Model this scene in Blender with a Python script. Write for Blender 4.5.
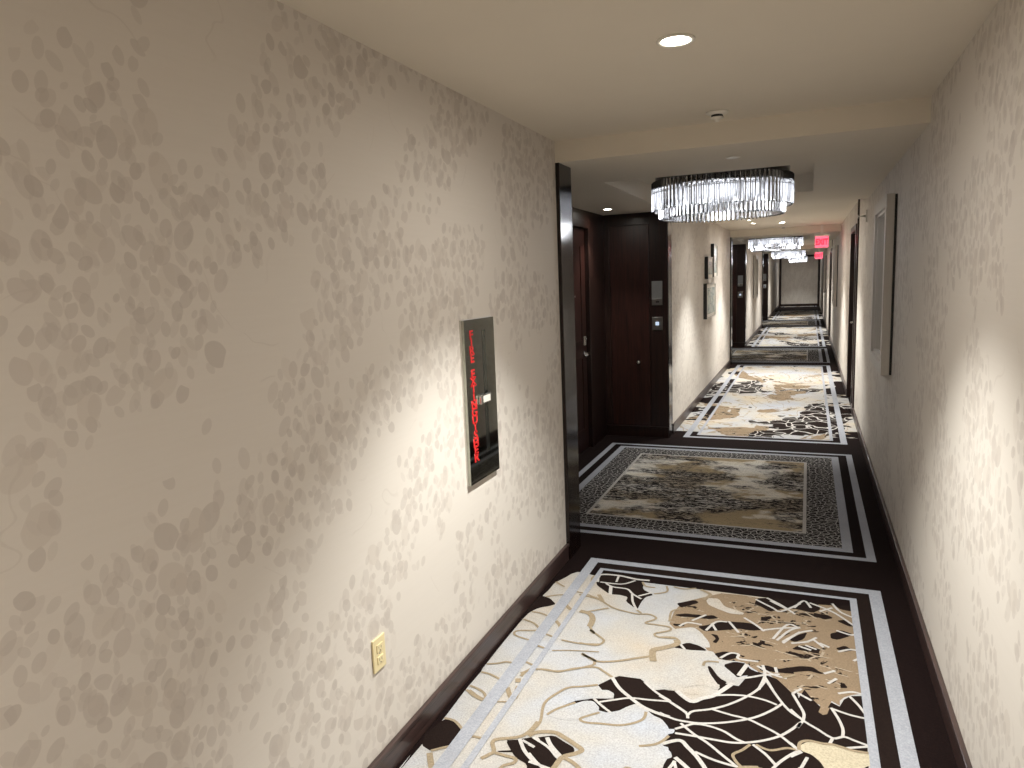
import bpy, math, random
from mathutils import Vector, Matrix
from mathutils.geometry import tessellate_polygon

for o in list(bpy.data.objects):
    bpy.data.objects.remove(o, do_unlink=True)
scene = bpy.context.scene
COL = scene.collection
PI = math.pi

# ------------------------------------------------------------------ camera
cam_data = bpy.data.cameras.new('camera')
cam = bpy.data.objects.new('camera', cam_data)
COL.objects.link(cam)
cam_data.sensor_fit = 'HORIZONTAL'
cam_data.sensor_width = 36.0
cam_data.lens = 709.645 / 1024 * 36.0
cam_data.clip_start = 0.02
cam_data.clip_end = 100
def camera_axes(yaw, pitch, roll):
    f = Vector((-math.sin(yaw) * math.cos(pitch), math.cos(yaw) * math.cos(pitch), math.sin(pitch)))
    r = Vector((math.cos(yaw), math.sin(yaw), 0))
    u = r.cross(f)
    return (math.cos(roll) * r + math.sin(roll) * u, -math.sin(roll) * r + math.cos(roll) * u, f)
_r, _u, _f = camera_axes(0.397518, -0.141698, -0.039689)
cam.matrix_world = Matrix(((_r.x, _u.x, -_f.x, 0), (_r.y, _u.y, -_f.y, 0), (_r.z, _u.z, -_f.z, 1.65), (0, 0, 0, 1)))
scene.camera = cam

# ------------------------------------------------------------------ world, exposure
world = bpy.data.worlds.new('world')
scene.world = world
world.use_nodes = True
world.node_tree.nodes['Background'].inputs[0].default_value = (0.9, 0.85, 0.8, 1)
world.node_tree.nodes['Background'].inputs[1].default_value = 0.02
vs = scene.view_settings
vs.view_transform = 'Standard'
vs.look = 'None'
vs.exposure = 2.83
vs.gamma = 1.0
vs.use_curve_mapping = False

DOWNLIGHT_WATTS = 46.0
WIDE_SHARE = 0.13
DOWNLIGHT_GLOW = 14.0
CHANDELIER_GLOW = 0.27
LAMP_COLOUR = (0.97, 0.98, 0.94)
SPILL_COLOUR = (1.0, 0.95, 0.88)

# ------------------------------------------------------------------ measures (metres)
XL, XR = -1.306, 0.500            # corridor walls
H, H2 = 2.409, 2.296              # ceiling, lowered alcove ceiling
XA = -1.960                       # back wall of the door alcoves
P = 9.577                         # one alcove to the next
YB, YE = 3.848, 7.555             # lowered ceiling from / to
A0, A1 = 4.067, 7.253             # alcove from / to
YEND, YBACK = 36.8, -4.6

# ------------------------------------------------------------------ node helpers
class NT:
    def __init__(self, name):
        self.m = bpy.data.materials.new(name)
        self.m.use_nodes = True
        self.t = self.m.node_tree
        self.t.nodes.clear()
        self.out = self.t.nodes.new('ShaderNodeOutputMaterial')
        self.bsdf = self.t.nodes.new('ShaderNodeBsdfPrincipled')
        self.link(self.bsdf.outputs[0], self.out.inputs[0])
    def link(self, a, b): self.t.links.new(a, b)
    def put(self, sock, v):
        if isinstance(v, (int, float)): sock.default_value = v
        elif isinstance(v, tuple): sock.default_value = v if len(v) == len(sock.default_value) else tuple(v) + (1,)
        else: self.link(v, sock)
    def math(self, op, a, b=0.0, c=0.0, clamp=False):
        n = self.t.nodes.new('ShaderNodeMath'); n.operation = op; n.use_clamp = clamp
        self.put(n.inputs[0], a); self.put(n.inputs[1], b); self.put(n.inputs[2], c)
        return n.outputs[0]
    def vmath(self, op, a, b=(0, 0, 0)):
        n = self.t.nodes.new('ShaderNodeVectorMath'); n.operation = op
        self.put(n.inputs[0], a); self.put(n.inputs[1], b)
        return n.outputs[0]
    def scale(self, a, s):
        n = self.t.nodes.new('ShaderNodeVectorMath'); n.operation = 'SCALE'
        self.put(n.inputs[0], a); self.put(n.inputs['Scale'], s)
        return n.outputs[0]
    def coord(self, kind='Object'): return self.t.nodes.new('ShaderNodeTexCoord').outputs[kind]
    def sep(self, v):
        n = self.t.nodes.new('ShaderNodeSeparateXYZ'); self.put(n.inputs[0], v)
        return n.outputs[0], n.outputs[1], n.outputs[2]
    def comb(self, x, y, z=0.0):
        n = self.t.nodes.new('ShaderNodeCombineXYZ')
        self.put(n.inputs[0], x); self.put(n.inputs[1], y); self.put(n.inputs[2], z)
        return n.outputs[0]
    def noise(self, v, scale, detail=2.0, rough=0.5, dist=0.0):
        n = self.t.nodes.new('ShaderNodeTexNoise')
        self.put(n.inputs['Vector'], v); n.inputs['Scale'].default_value = scale
        n.inputs['Detail'].default_value = detail; n.inputs['Roughness'].default_value = rough
        n.inputs['Distortion'].default_value = dist
        return n.outputs['Fac']
    def voronoi(self, v, scale=1.0, feature='F1', rand=1.0, dims='2D'):
        n = self.t.nodes.new('ShaderNodeTexVoronoi'); n.voronoi_dimensions = dims; n.feature = feature
        self.put(n.inputs['Vector'], v); n.inputs['Scale'].default_value = scale
        n.inputs['Randomness'].default_value = rand
        return n
    def mix(self, f, a, b):
        n = self.t.nodes.new('ShaderNodeMix'); n.data_type = 'RGBA'
        self.put(n.inputs[0], f); self.put(n.inputs[6], a); self.put(n.inputs[7], b)
        return n.outputs[2]
    def ramp(self, f, stops, interp='LINEAR'):
        n = self.t.nodes.new('ShaderNodeValToRGB'); n.color_ramp.interpolation = interp
        cr = n.color_ramp
        cr.elements[0].position = stops[0][0]; cr.elements[0].color = tuple(stops[0][1]) + (1,)
        cr.elements[1].position = stops[1][0]; cr.elements[1].color = tuple(stops[1][1]) + (1,)
        for p_, c_ in stops[2:]:
            e = cr.elements.new(p_); e.color = tuple(c_) + (1,)
        self.put(n.inputs[0], f)
        return n.outputs[0]
    def step(self, v, t, w=0.01):
        # smooth 0..1 over t-w .. t+w
        n = self.t.nodes.new('ShaderNodeMapRange'); n.interpolation_type = 'SMOOTHSTEP'
        self.put(n.inputs[0], v)
        n.inputs[1].default_value = t - w; n.inputs[2].default_value = t + w
        return n.outputs[0]
    def bump(self, h, strength, dist=0.002):
        n = self.t.nodes.new('ShaderNodeBump'); n.inputs['Strength'].default_value = strength
        n.inputs['Distance'].default_value = dist; self.put(n.inputs['Height'], h)
        self.link(n.outputs[0], self.bsdf.inputs['Normal'])
    def set(self, **k):
        for a, v in k.items():
            nm = {'color': 'Base Color', 'rough': 'Roughness', 'metal': 'Metallic', 'spec': 'Specular IOR Level', 'trans': 'Transmission Weight',
                  'ior': 'IOR', 'emit': 'Emission Color', 'power': 'Emission Strength', 'coat': 'Coat Weight', 'coat_rough': 'Coat Roughness', 'sheen': 'Sheen Weight'}[a]
            self.put(self.bsdf.inputs[nm], v)
        return self

def plain(name, col, rough=0.5, metal=0.0, noise=0.06, nscale=40, spec=0.5, coat=0.0):
    n = NT(name)
    f = n.noise(n.coord(), nscale, 3)
    c = n.mix(f, tuple(x * (1 - noise) for x in col), tuple(min(1, x * (1 + noise)) for x in col))
    n.set(color=c, rough=rough, metal=metal, spec=spec, coat=coat)
    return n.m

def wallpaper():
    n = NT('wallpaper')
    x, y, z = n.sep(n.coord())
    p2 = n.comb(n.math('ADD', y, n.math('MULTIPLY', x, 3.7)), z)
    base = n.mix(n.noise(n.comb(n.math('MULTIPLY', y, 0.6), n.math('MULTIPLY', z, 14.0)), 6.0, 3), (0.675, 0.622, 0.560), (0.705, 0.655, 0.595))
    col = base
    # leaves: each cell of three layers may hold one slender or round leaf, in drifting clusters
    for i, (s, amax, off, tone, cth) in enumerate(((10.5, 0.30, 0.0, (0.50, 0.445, 0.40), 0.505), (13.5, 0.30, 5.3, (0.555, 0.495, 0.445), 0.49),
                                                   (16.0, 0.28, 9.1, (0.50, 0.445, 0.40), 0.485), (9.0, 0.30, 14.7, (0.60, 0.54, 0.48), 0.50), (20.0, 0.30, 21.0, (0.545, 0.49, 0.44), 0.475))):
        q = n.scale(n.vmath('ADD', p2, (off, off * 0.7, 0)), s)
        v = n.voronoi(q, 1.0, 'F1', 0.85)
        pos = v.outputs['Position']
        r_, g_, b_ = n.sep(v.outputs['Color'])
        d = n.vmath('SUBTRACT', q, pos)
        dx, dy, _ = n.sep(d)
        th = n.math('MULTIPLY', n.math('SUBTRACT', r_, 0.5), 1.9)
        ct, st = n.math('COSINE', th), n.math('SINE', th)
        lx = n.math('ABSOLUTE', n.math('ADD', n.math('MULTIPLY', dx, ct), n.math('MULTIPLY', dy, st)))
        ly = n.math('SUBTRACT', n.math('MULTIPLY', dy, ct), n.math('MULTIPLY', dx, st))
        size = n.math('MULTIPLY_ADD', g_, 0.6, 0.52)
        b = n.math('MULTIPLY', size, amax * 1.25)
        a = n.math('MULTIPLY', b, n.math('MULTIPLY_ADD', b_, 0.32, 0.46))
        e = n.math('ADD', n.math('POWER', n.math('DIVIDE', lx, a), 1.75), n.math('POWER', n.math('ABSOLUTE', n.math('DIVIDE', ly, b)), 2.0))
        leaf = n.math('SUBTRACT', 1.0, n.step(e, 1.0, 0.10))
        # clusters drift in slanted swathes
        cp = n.vmath('SUBTRACT', n.scale(pos, 1.0 / s), (off, off * 0.7, 0))
        cx, cy, _ = n.sep(cp)
        slant = n.comb(n.math('ADD', n.math('MULTIPLY', cx, 1.0), n.math('MULTIPLY', cy, 0.55)), n.math('MULTIPLY', n.math('SUBTRACT', cy, n.math('MULTIPLY', cx, 0.5)), 1.5))
        cl = n.noise(slant, 1.55, 1.5, 0.55)
        present = n.math('GREATER_THAN', n.math('ADD', cl, n.math('MULTIPLY', n.math('SUBTRACT', g_, 0.5), 0.10)), cth)
        col = n.mix(n.math('MULTIPLY', n.math('MULTIPLY', leaf, present), n.math('MULTIPLY_ADD', b_, 0.40, 0.22)), col, tone)
    # thin trailing stems
    w = n.noise(p2, 3.2, 2.0, 0.5, 0.4)
    stem = n.math('SUBTRACT', 1.0, n.step(n.math('ABSOLUTE', n.math('SUBTRACT', w, 0.52)), 0.0035, 0.002))
    where = n.step(n.noise(n.vmath('ADD', p2, (3, 8, 0)), 5.0, 1.0), 0.56, 0.03)
    col = n.mix(n.math('MULTIPLY', n.math('MULTIPLY', stem, where), 0.25), col, (0.52, 0.46, 0.41))
    n.set(color=col, rough=0.62, spec=0.3)
    hgt = n.noise(n.comb(n.math('MULTIPLY', y, 8.0), n.math('MULTIPLY', z, 160.0)), 5.0, 3)
    n.bump(hgt, 0.10, 0.001)
    return n.m

def dark_wood(name, c0, c1, rough, vertical=True, coat=0.0, bump=0.12):
    n = NT(name)
    x, y, z = n.sep(n.coord())
    if vertical: q = n.comb(n.math('MULTIPLY', x, 38.0), n.math('MULTIPLY', y, 38.0), n.math('MULTIPLY', z, 1.4))
    else: q = n.comb(n.math('MULTIPLY', x, 38.0), n.math('MULTIPLY', y, 1.4), n.math('MULTIPLY', z, 60.0))
    g = n.noise(q, 1.6, 6, 0.62, 0.8)
    g2 = n.noise(n.scale(q, 3.0), 2.0, 3, 0.6)
    c = n.ramp(n.math('ADD', n.math('MULTIPLY', g, 0.7), n.math('MULTIPLY', g2, 0.3)), [(0.36, c0), (0.68, c1)])
    n.set(color=c, rough=rough, coat=coat, coat_rough=0.12)
    if bump: n.bump(g, bump, 0.0015)
    return n.m

def carpet_colour(n, col, amount=0.5):
    """tufted pile: fine grain in colour and height"""
    g = n.noise(n.coord(), 150.0, 3, 0.8)
    g2 = n.noise(n.coord(), 5.0, 3, 0.6)
    k = n.math('MULTIPLY', n.math('MULTIPLY_ADD', n.math('SUBTRACT', g, 0.5), amount * 3.6, 1.0), n.math('MULTIPLY_ADD', n.math('SUBTRACT', g2, 0.5), 0.25, 1.0))
    m = n.vmath('MULTIPLY', col, n.comb(k, k, k))
    n.set(color=m, rough=0.95, spec=0.08)
    n.bump(g, 0.35, 0.003)

def carpet(name, col, amount=0.4):
    n = NT(name)
    rgb = n.t.nodes.new('ShaderNodeRGB'); rgb.outputs[0].default_value = tuple(col) + (1,)
    carpet_colour(n, rgb.outputs[0], amount)
    return n.m

C_BROWN = (0.0095, 0.0050, 0.0046)
C_DARK = (0.014, 0.0085, 0.007)
C_STRIPE = (0.33, 0.34, 0.375)
C_CREAM = (0.42, 0.40, 0.375)
C_CREAM2 = (0.47, 0.41, 0.30)
C_TAN = (0.24, 0.175, 0.115)
C_TANL = (0.29, 0.23, 0.155)
C_LIGHT = (0.48, 0.455, 0.43)

def cream_mottle():
    n = NT('carpet_cream')
    p = n.coord()
    c = n.ramp(n.noise(p, 1.9, 3, 0.55), [(0.33, (0.40, 0.415, 0.455)), (0.50, C_CREAM), (0.66, (0.44, 0.38, 0.31))])
    carpet_colour(n, c, 0.35)
    return n.m

def floral(name='carpet_floral'):
    """cream, tan and dark branching pattern of the long carpet fields (period P along the corridor)"""
    n = NT(name)
    x, y, z = n.sep(n.coord())
    yy = n.math('SUBTRACT', n.math('MODULO', n.math('ADD', y, 100 * P - 7.30), P), 0.0)      # 0 .. P, the field is 0 .. 6.18
    p = n.comb(x, y)
    ps = n.comb(n.math('MULTIPLY', x, 1.0), n.math('MULTIPLY', y, 0.72))
    def hump(cx_, cy_, sx_, sy_):
        a = n.math('DIVIDE', n.math('SUBTRACT', x, cx_), sx_); b = n.math('DIVIDE', n.math('SUBTRACT', yy, cy_), sy_)
        return n.math('EXPONENT', n.math('MULTIPLY', n.math('ADD', n.math('MULTIPLY', a, a), n.math('MULTIPLY', b, b)), -1.0))
    big = n.math('ADD', n.noise(ps, 1.25, 4, 0.55, 0.8), n.math('SUBTRACT', n.math('MULTIPLY', n.math('ADD', hump(-0.05, 1.15, 0.5, 0.85), n.math('MULTIPLY', hump(-0.8, 3.6, 0.3, 0.6), 0.6)), 0.15), 0.045))
    creamc = n.ramp(n.noise(p, 1.9, 3, 0.55), [(0.33, (0.39, 0.40, 0.435)), (0.50, C_CREAM), (0.66, (0.47, 0.40, 0.31))])
    # curved light lines over the dark ground
    warp = n.vmath('ADD', p, n.scale(n.vmath('SUBTRACT', n.comb(n.noise(p, 2.1, 2), n.noise(n.vmath('ADD', p, (7, 3, 0)), 2.1, 2)), (0.5, 0.5, 0)), 0.5))
    v = n.voronoi(warp, 4.6, 'DISTANCE_TO_EDGE')
    web = n.math('SUBTRACT', 1.0, n.step(v.outputs['Distance'], 0.035, 0.012))
    v2 = n.voronoi(n.vmath('ADD', warp, (2.2, 5.1, 0)), 2.9, 'DISTANCE_TO_EDGE')
    web2 = n.math('SUBTRACT', 1.0, n.step(v2.outputs['Distance'], 0.022, 0.008))
    darkc = n.mix(n.math('MAXIMUM', web, web2), C_DARK, C_LIGHT)
    # flecked tan drifts
    fl = n.noise(n.comb(n.math('MULTIPLY', x, 1.0), n.math('MULTIPLY', y, 2.0)), 7.5, 4, 0.65, 0.6)
    tanc = n.mix(n.step(fl, 0.585, 0.012), C_TAN, C_DARK)
    tanc = n.mix(n.math('SUBTRACT', 1.0, n.step(n.math('ABSOLUTE', n.math('SUBTRACT', fl, 0.57)), 0.012, 0.004)), tanc, (0.36, 0.30, 0.22))
    tmask = n.math('ADD', n.noise(n.vmath('ADD', ps, (11, 4, 0)), 1.1, 4, 0.6, 0.9), n.math('SUBTRACT', n.math('MULTIPLY', hump(-0.35, 2.7, 0.8, 0.75), 0.13), 0.05))
    col = creamc
    line = n.math('SUBTRACT', 1.0, n.step(n.math('ABSOLUTE', n.math('SUBTRACT', n.math('FRACT', n.math('MULTIPLY', big, 9.0)), 0.5)), 0.045, 0.015))
    col = n.mix(n.math('MULTIPLY', line, 0.8), col, C_TANL)
    col = n.mix(n.step(tmask, 0.545, 0.006), col, tanc)
    col = n.mix(n.step(big, 0.545, 0.005), col, darkc)
    # border: dark band with lobes of the pattern running out over it
    dx = n.math('ABSOLUTE', n.math('ADD', x, 0.40))                      # field centre x = -0.40
    dyc = n.math('ABSOLUTE', n.math('SUBTRACT', yy, 3.092))
    edge = n.math('MAXIMUM', n.math('SUBTRACT', dx, 0.63), n.math('SUBTRACT', dyc, 2.96))   # > 0 in the border
    lobe = n.noise(n.vmath('ADD', p, (4.0, 9.0, 0)), 1.7, 4, 0.55, 0.5)
    inside = n.math('SUBTRACT', 1.0, n.step(edge, 0.0, 0.004))
    lobes = n.math('MULTIPLY', n.step(lobe, 0.50, 0.006), n.math('SUBTRACT', 1.0, n.step(n.math('SUBTRACT', dyc, 2.80), 0.0, 0.01)))
    col = n.mix(n.math('MAXIMUM', inside, lobes), C_BROWN, col)
    # stripes
    def band(v_, a, b): return n.math('MULTIPLY', n.math('GREATER_THAN', v_, a), n.math('LESS_THAN', v_, b))
    inlen = n.math('LESS_THAN', dyc, 3.092)
    s1 = n.math('MULTIPLY', band(dx, 0.713, 0.771), inlen)
    s2 = n.math('MULTIPLY', band(dx, 0.620, 0.650), n.math('LESS_THAN', dyc, 2.955))
    s3 = n.math('MULTIPLY', band(dyc, 3.035, 3.092), n.math('LESS_THAN', dx, 0.771))
    s4 = n.math('MULTIPLY', band(dyc, 2.93, 2.955), n.math('LESS_THAN', dx, 0.650))
    st = n.math('MAXIMUM', n.math('MAXIMUM', s1, s2), n.math('MAXIMUM', s3, s4))
    col = n.mix(st, col, C_STRIPE)
    carpet_colour(n, col, 0.35)
    return n.m

def marbled():
    n = NT('carpet_marbled')
    x, y, z = n.sep(n.coord())
    p = n.comb(n.math('MULTIPLY', x, 0.8), n.math('MULTIPLY', y, 1.2))
    big = n.noise(p, 1.5, 5, 0.6, 0.4)
    fine = n.noise(n.comb(n.math('MULTIPLY', x, 0.6), n.math('MULTIPLY', y, 1.7)), 21.0, 4, 0.7, 1.8)
    c = n.ramp(n.noise(n.vmath('ADD', p, (2.5, 6, 0)), 1.9, 4, 0.6), [(0.40, (0.70, 0.67, 0.61)), (0.50, (0.66, 0.60, 0.50)), (0.545, (0.36, 0.28, 0.17)), (0.70, (0.36, 0.28, 0.17))])
    zone = n.step(big, 0.485, 0.035)
    flecks = n.math('MULTIPLY', zone, n.step(fine, 0.475, 0.02))
    col = n.mix(n.math('MULTIPLY', zone, 0.45), c, (0.30, 0.28, 0.27))
    col = n.mix(flecks, col, (0.016, 0.013, 0.014))
    thin = n.math('SUBTRACT', 1.0, n.step(n.math('ABSOLUTE', n.math('SUBTRACT', fine, 0.56)), 0.010, 0.005))
    col = n.mix(n.math('MULTIPLY', thin, 0.75), col, (0.04, 0.035, 0.03))
    carpet_colour(n, col, 0.35)
    return n.m

def netted():
    n = NT('carpet_net')
    x, y, z = n.sep(n.coord())
    v = n.voronoi(n.comb(x, y), 24.0, 'DISTANCE_TO_EDGE')
    v2 = n.voronoi(n.comb(n.math('ADD', x, 4.0), y), 34.0, 'DISTANCE_TO_EDGE')
    w = n.math('MAXIMUM', n.math('SUBTRACT', 1.0, n.step(v.outputs['Distance'], 0.06, 0.02)), n.math('MULTIPLY', n.math('SUBTRACT', 1.0, n.step(v2.outputs['Distance'], 0.04, 0.02)), 0.6))
    col = n.mix(w, (0.008, 0.006, 0.007), (0.42, 0.40, 0.38))
    carpet_colour(n, col, 0.3)
    return n.m

def emitter(name, col, power):
    n = NT(name)
    n.set(color=(0.05, 0.05, 0.05), emit=col, power=power)
    return n.m

M = {}
M['wallpaper'] = wallpaper()
M['ceiling'] = plain('ceiling_paint', (0.74, 0.67, 0.56), 0.8, noise=0.02, nscale=6)
M['wood'] = dark_wood('espresso_wood', (0.006, 0.0024, 0.0018), (0.034, 0.013, 0.009), 0.34, True, 0.1)
M['wood_polished'] = dark_wood('polished_espresso_wood', (0.006, 0.003, 0.0025), (0.014, 0.007, 0.006), 0.14, True, 0.0, 0.0)
M['wood_door'] = dark_wood('red_brown_wood', (0.007, 0.0024, 0.0018), (0.050, 0.014, 0.009), 0.36, True, 0.2)
M['wood_base'] = dark_wood('baseboard_wood', (0.022, 0.012, 0.011), (0.075, 0.042, 0.036), 0.38, False, 0.2)
M['brown'] = carpet('carpet_brown', C_BROWN, 0.5)
M['dark'] = carpet('carpet_dark', C_DARK, 0.4)
M['stripe'] = carpet('carpet_stripe', C_STRIPE, 0.3)
M['cream'] = cream_mottle()
M['cream2'] = carpet('carpet_gold_cream', C_CREAM2, 0.35)
def tan_flecked():
    n = NT('carpet_tan')
    x, y, z = n.sep(n.coord())
    q = n.comb(n.math('MULTIPLY', x, 1.0), n.math('MULTIPLY', y, 1.6))
    v = n.voronoi(q, 9.0, 'DISTANCE_TO_EDGE')
    fl_ = n.noise(q, 8.5, 4, 0.65, 0.7)
    zone = n.noise(n.vmath('ADD', q, (3, 1, 0)), 2.6, 2)
    a = n.math('ADD', fl_, n.math('MULTIPLY', n.math('SUBTRACT', zone, 0.5), 0.35))
    c = n.mix(n.step(a, 0.60, 0.008), C_TAN, C_DARK)
    edge = n.math('MULTIPLY', n.math('SUBTRACT', 1.0, n.step(v.outputs['Distance'], 0.05, 0.015)), n.step(a, 0.545, 0.01))
    c = n.mix(edge, c, (0.34, 0.28, 0.21))
    carpet_colour(n, c, 0.35)
    return n.m
M['tan'] = tan_flecked()
M['tanl'] = carpet('carpet_tan_line', C_TANL, 0.35)
M['light'] = carpet('carpet_light_line', C_LIGHT, 0.3)
M['floral'] = floral()
M['marbled'] = marbled()
M['net'] = netted()
M['steel'] = plain('polished_steel', (0.40, 0.41, 0.36), 0.04, 1.0, 0.03, 8)
M['chrome'] = plain('chrome', (0.82, 0.82, 0.82), 0.12, 1.0, 0.02)
M['nickel'] = plain('satin_nickel', (0.62, 0.60, 0.56), 0.28, 1.0, 0.03)
M['black'] = plain('black_paint', (0.01, 0.01, 0.01), 0.4)
M['black_glass'] = plain('black_glass', (0.008, 0.008, 0.008), 0.08)
M['ivory'] = plain('ivory_plastic', (0.78, 0.66, 0.38), 0.35, noise=0.02)
M['white'] = plain('white_plastic', (0.78, 0.74, 0.66), 0.45, noise=0.02)
M['grey_plate'] = plain('grey_plate', (0.30, 0.30, 0.29), 0.35, 0.3, 0.05)
M['frame'] = plain('champagne_frame', (0.56, 0.52, 0.47), 0.4, 0.0, 0.04, 30)
M['mirror'] = plain('mirror_glass', (0.86, 0.87, 0.86), 0.02, 1.0, 0.0)
M['red'] = plain('red_vinyl', (0.62, 0.02, 0.02), 0.4)
M['red_glow'] = emitter('exit_red', (1.0, 0.0, 0.005), 1.2)
M['pink_glow'] = emitter('exit_panel', (1.0, 0.14, 0.22), 0.21)
M['lens'] = emitter('downlight_lens', (1.0, 0.95, 0.84), DOWNLIGHT_GLOW)
M['led'] = emitter('chandelier_lamp', (0.90, 0.93, 1.0), CHANDELIER_GLOW)
M['bell_glow'] = emitter('bell_light', (0.65, 0.80, 1.0), 0.12)
def glass():
    n = NT('crystal')
    f = n.noise(n.coord(), 30, 2)
    n.set(color=n.mix(f, (0.96, 0.97, 1.0), (1, 1, 1)), rough=0.11, trans=1.0, ior=1.45)
    return n.m
M['crystal'] = glass()
def picture_art():
    n = NT('landscape_print')
    x, y, z = n.sep(n.coord())
    h = n.noise(n.comb(y, n.math('MULTIPLY', z, 3.0)), 4.0, 5, 0.6, 0.5)
    c = n.ramp(h, [(0.30, (0.24, 0.28, 0.24)), (0.46, (0.46, 0.52, 0.50)), (0.56, (0.62, 0.66, 0.62)), (0.68, (0.70, 0.62, 0.45))])
    n.set(color=c, rough=0.25)
    return n.m
M['art'] = picture_art()

# ------------------------------------------------------------------ mesh builder
class Mesh:
    def __init__(s): s.v = []; s.f = []; s.mi = []; s.sm = []; s.mats = []
    def mat(s, key):
        if key not in s.mats: s.mats.append(key)
        return s.mats.index(key)
    def face(s, pts, key, smooth=False):
        b = len(s.v); s.v.extend(tuple(p) for p in pts); s.f.append(tuple(range(b, b + len(pts)))); s.mi.append(s.mat(key)); s.sm.append(smooth)
        return s
    def faces(s, pts, fs, key, smooth=False):
        b = len(s.v); s.v.extend(tuple(p) for p in pts)
        for f in fs: s.f.append(tuple(i + b for i in f)); s.mi.append(s.mat(key)); s.sm.append(smooth)
        return s
    def box(s, x0, x1, y0, y1, z0, z1, key, bevel=0.0):
        if bevel <= 0:
            p = [(x, y, z) for z in (z0, z1) for y in (y0, y1) for x in (x0, x1)]
            return s.faces(p, [(0, 2, 3, 1), (4, 5, 7, 6), (0, 1, 5, 4), (2, 6, 7, 3), (0, 4, 6, 2), (1, 3, 7, 5)], key)
        import bmesh
        bm = bmesh.new()
        bmesh.ops.create_cube(bm, size=1.0)
        for v in bm.verts: v.co = Vector(((x0 + x1) / 2 + v.co.x * (x1 - x0), (y0 + y1) / 2 + v.co.y * (y1 - y0), (z0 + z1) / 2 + v.co.z * (z1 - z0)))
        bmesh.ops.bevel(bm, geom=list(bm.edges), offset=bevel, segments=2, affect='EDGES', profile=0.5)
        bm.verts.index_update()
        s.faces([v.co.copy() for v in bm.verts], [[v.index for v in f.verts] for f in bm.faces], key)
        bm.free()
        return s
    def lathe(s, c, prof, key, n=32, axis='z', smooth=True, closed=False):
        """prof: (radius, height) pairs along the axis"""
        pts = []
        for r, h in prof:
            for i in range(n):
                a = 2 * PI * i / n
                u, w = r * math.cos(a), r * math.sin(a)
                q = {'z': (u, w, h), 'x': (h, u, w), 'y': (u, h, w)}[axis]
                pts.append((c[0] + q[0], c[1] + q[1], c[2] + q[2]))
        fs = []
        for j in range(len(prof) - 1):
            for i in range(n):
                k = (i + 1) % n
                fs.append((j * n + i, j * n + k, (j + 1) * n + k, (j + 1) * n + i))
        if not closed:
            if prof[0][0] > 1e-6: fs.append(tuple(range(n))[::-1])
            if prof[-1][0] > 1e-6: fs.append(tuple((len(prof) - 1) * n + i for i in range(n)))
        else:
            for i in range(n):
                k = (i + 1) % n
                fs.append(((len(prof) - 1) * n + i, (len(prof) - 1) * n + k, k, i))
        return s.faces(pts, fs, key, smooth)
    def tube(s, path, r, key, n=10):
        path = [Vector(p) for p in path]; pts = []; fs = []
        for i, p in enumerate(path):
            d = (path[min(i + 1, len(path) - 1)] - path[max(i - 1, 0)]).normalized()
            a = d.cross(Vector((0, 0, 1))) if abs(d.z) < 0.9 else d.cross(Vector((1, 0, 0)))
            a.normalize(); b = d.cross(a)
            rr = r[i] if isinstance(r, (list, tuple)) else r
            for k in range(n):
                t = 2 * PI * k / n; pts.append(p + a * rr * math.cos(t) + b * rr * math.sin(t))
        for i in range(len(path) - 1):
            for k in range(n):
                m = (k + 1) % n; fs.append((i * n + k, i * n + m, (i + 1) * n + m, (i + 1) * n + k))
        fs.append(tuple(range(n))[::-1]); fs.append(tuple((len(path) - 1) * n + k for k in range(n)))
        return s.faces(pts, fs, key, True)
    def build(s, name, parent=None, loc=None):
        me = bpy.data.meshes.new(name)
        me.from_pydata([tuple(v) for v in s.v], [], s.f)
        for k in s.mats: me.materials.append(M[k])
        for p, i, sm in zip(me.polygons, s.mi, s.sm): p.material_index = i; p.use_smooth = sm
        me.update()
        o = bpy.data.objects.new(name, me); COL.objects.link(o)
        if loc is not None: o.location = loc
        if parent is not None: o.parent = parent
        return o

def struct(m, name, parent=None):
    o = m.build(name, parent)
    if parent is None: o['kind'] = 'structure'
    return o
def thing(name, loc, label, cat, group=None, rot=0.0):
    o = bpy.data.objects.new(name, None); o.empty_display_size = 0.1; COL.objects.link(o)
    o.location = loc; o.rotation_euler = (0, 0, rot); o['label'] = label; o['category'] = cat
    if group: o['group'] = group
    return o
def copy_tree(o, loc, label):
    r = o.copy(); COL.objects.link(r); r.location = loc; r['label'] = label
    for ch in list(o.children):
        c = ch.copy(); COL.objects.link(c); c.parent = r
        for g in list(ch.children):
            d = g.copy(); COL.objects.link(d); d.parent = c
    return r
def tagged(o, **k):
    for a, b in k.items(): o[a] = b
    return o
def text(body, size, loc, rot, key, name, parent, spacing=1.0, line=1.0, extrude=0.0006, sx=1.0):
    cu = bpy.data.curves.new(name + '_lettering', 'FONT')
    cu.body = body; cu.size = size; cu.align_x = 'CENTER'; cu.align_y = 'CENTER'; cu.extrude = extrude
    cu.space_character = spacing; cu.space_line = line; cu.offset = size * 0.036
    tmp = bpy.data.objects.new('tmp_text', cu); COL.objects.link(tmp)
    bpy.context.view_layer.update()
    me = bpy.data.meshes.new_from_object(tmp.evaluated_get(bpy.context.evaluated_depsgraph_get()))
    bpy.data.objects.remove(tmp, do_unlink=True); bpy.data.curves.remove(cu)
    me.materials.clear(); me.materials.append(M[key])
    o = bpy.data.objects.new(name, me); COL.objects.link(o)
    o.parent = parent; o.location = loc; o.rotation_euler = rot; o.scale = (sx, 1, 1)
    return o

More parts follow.
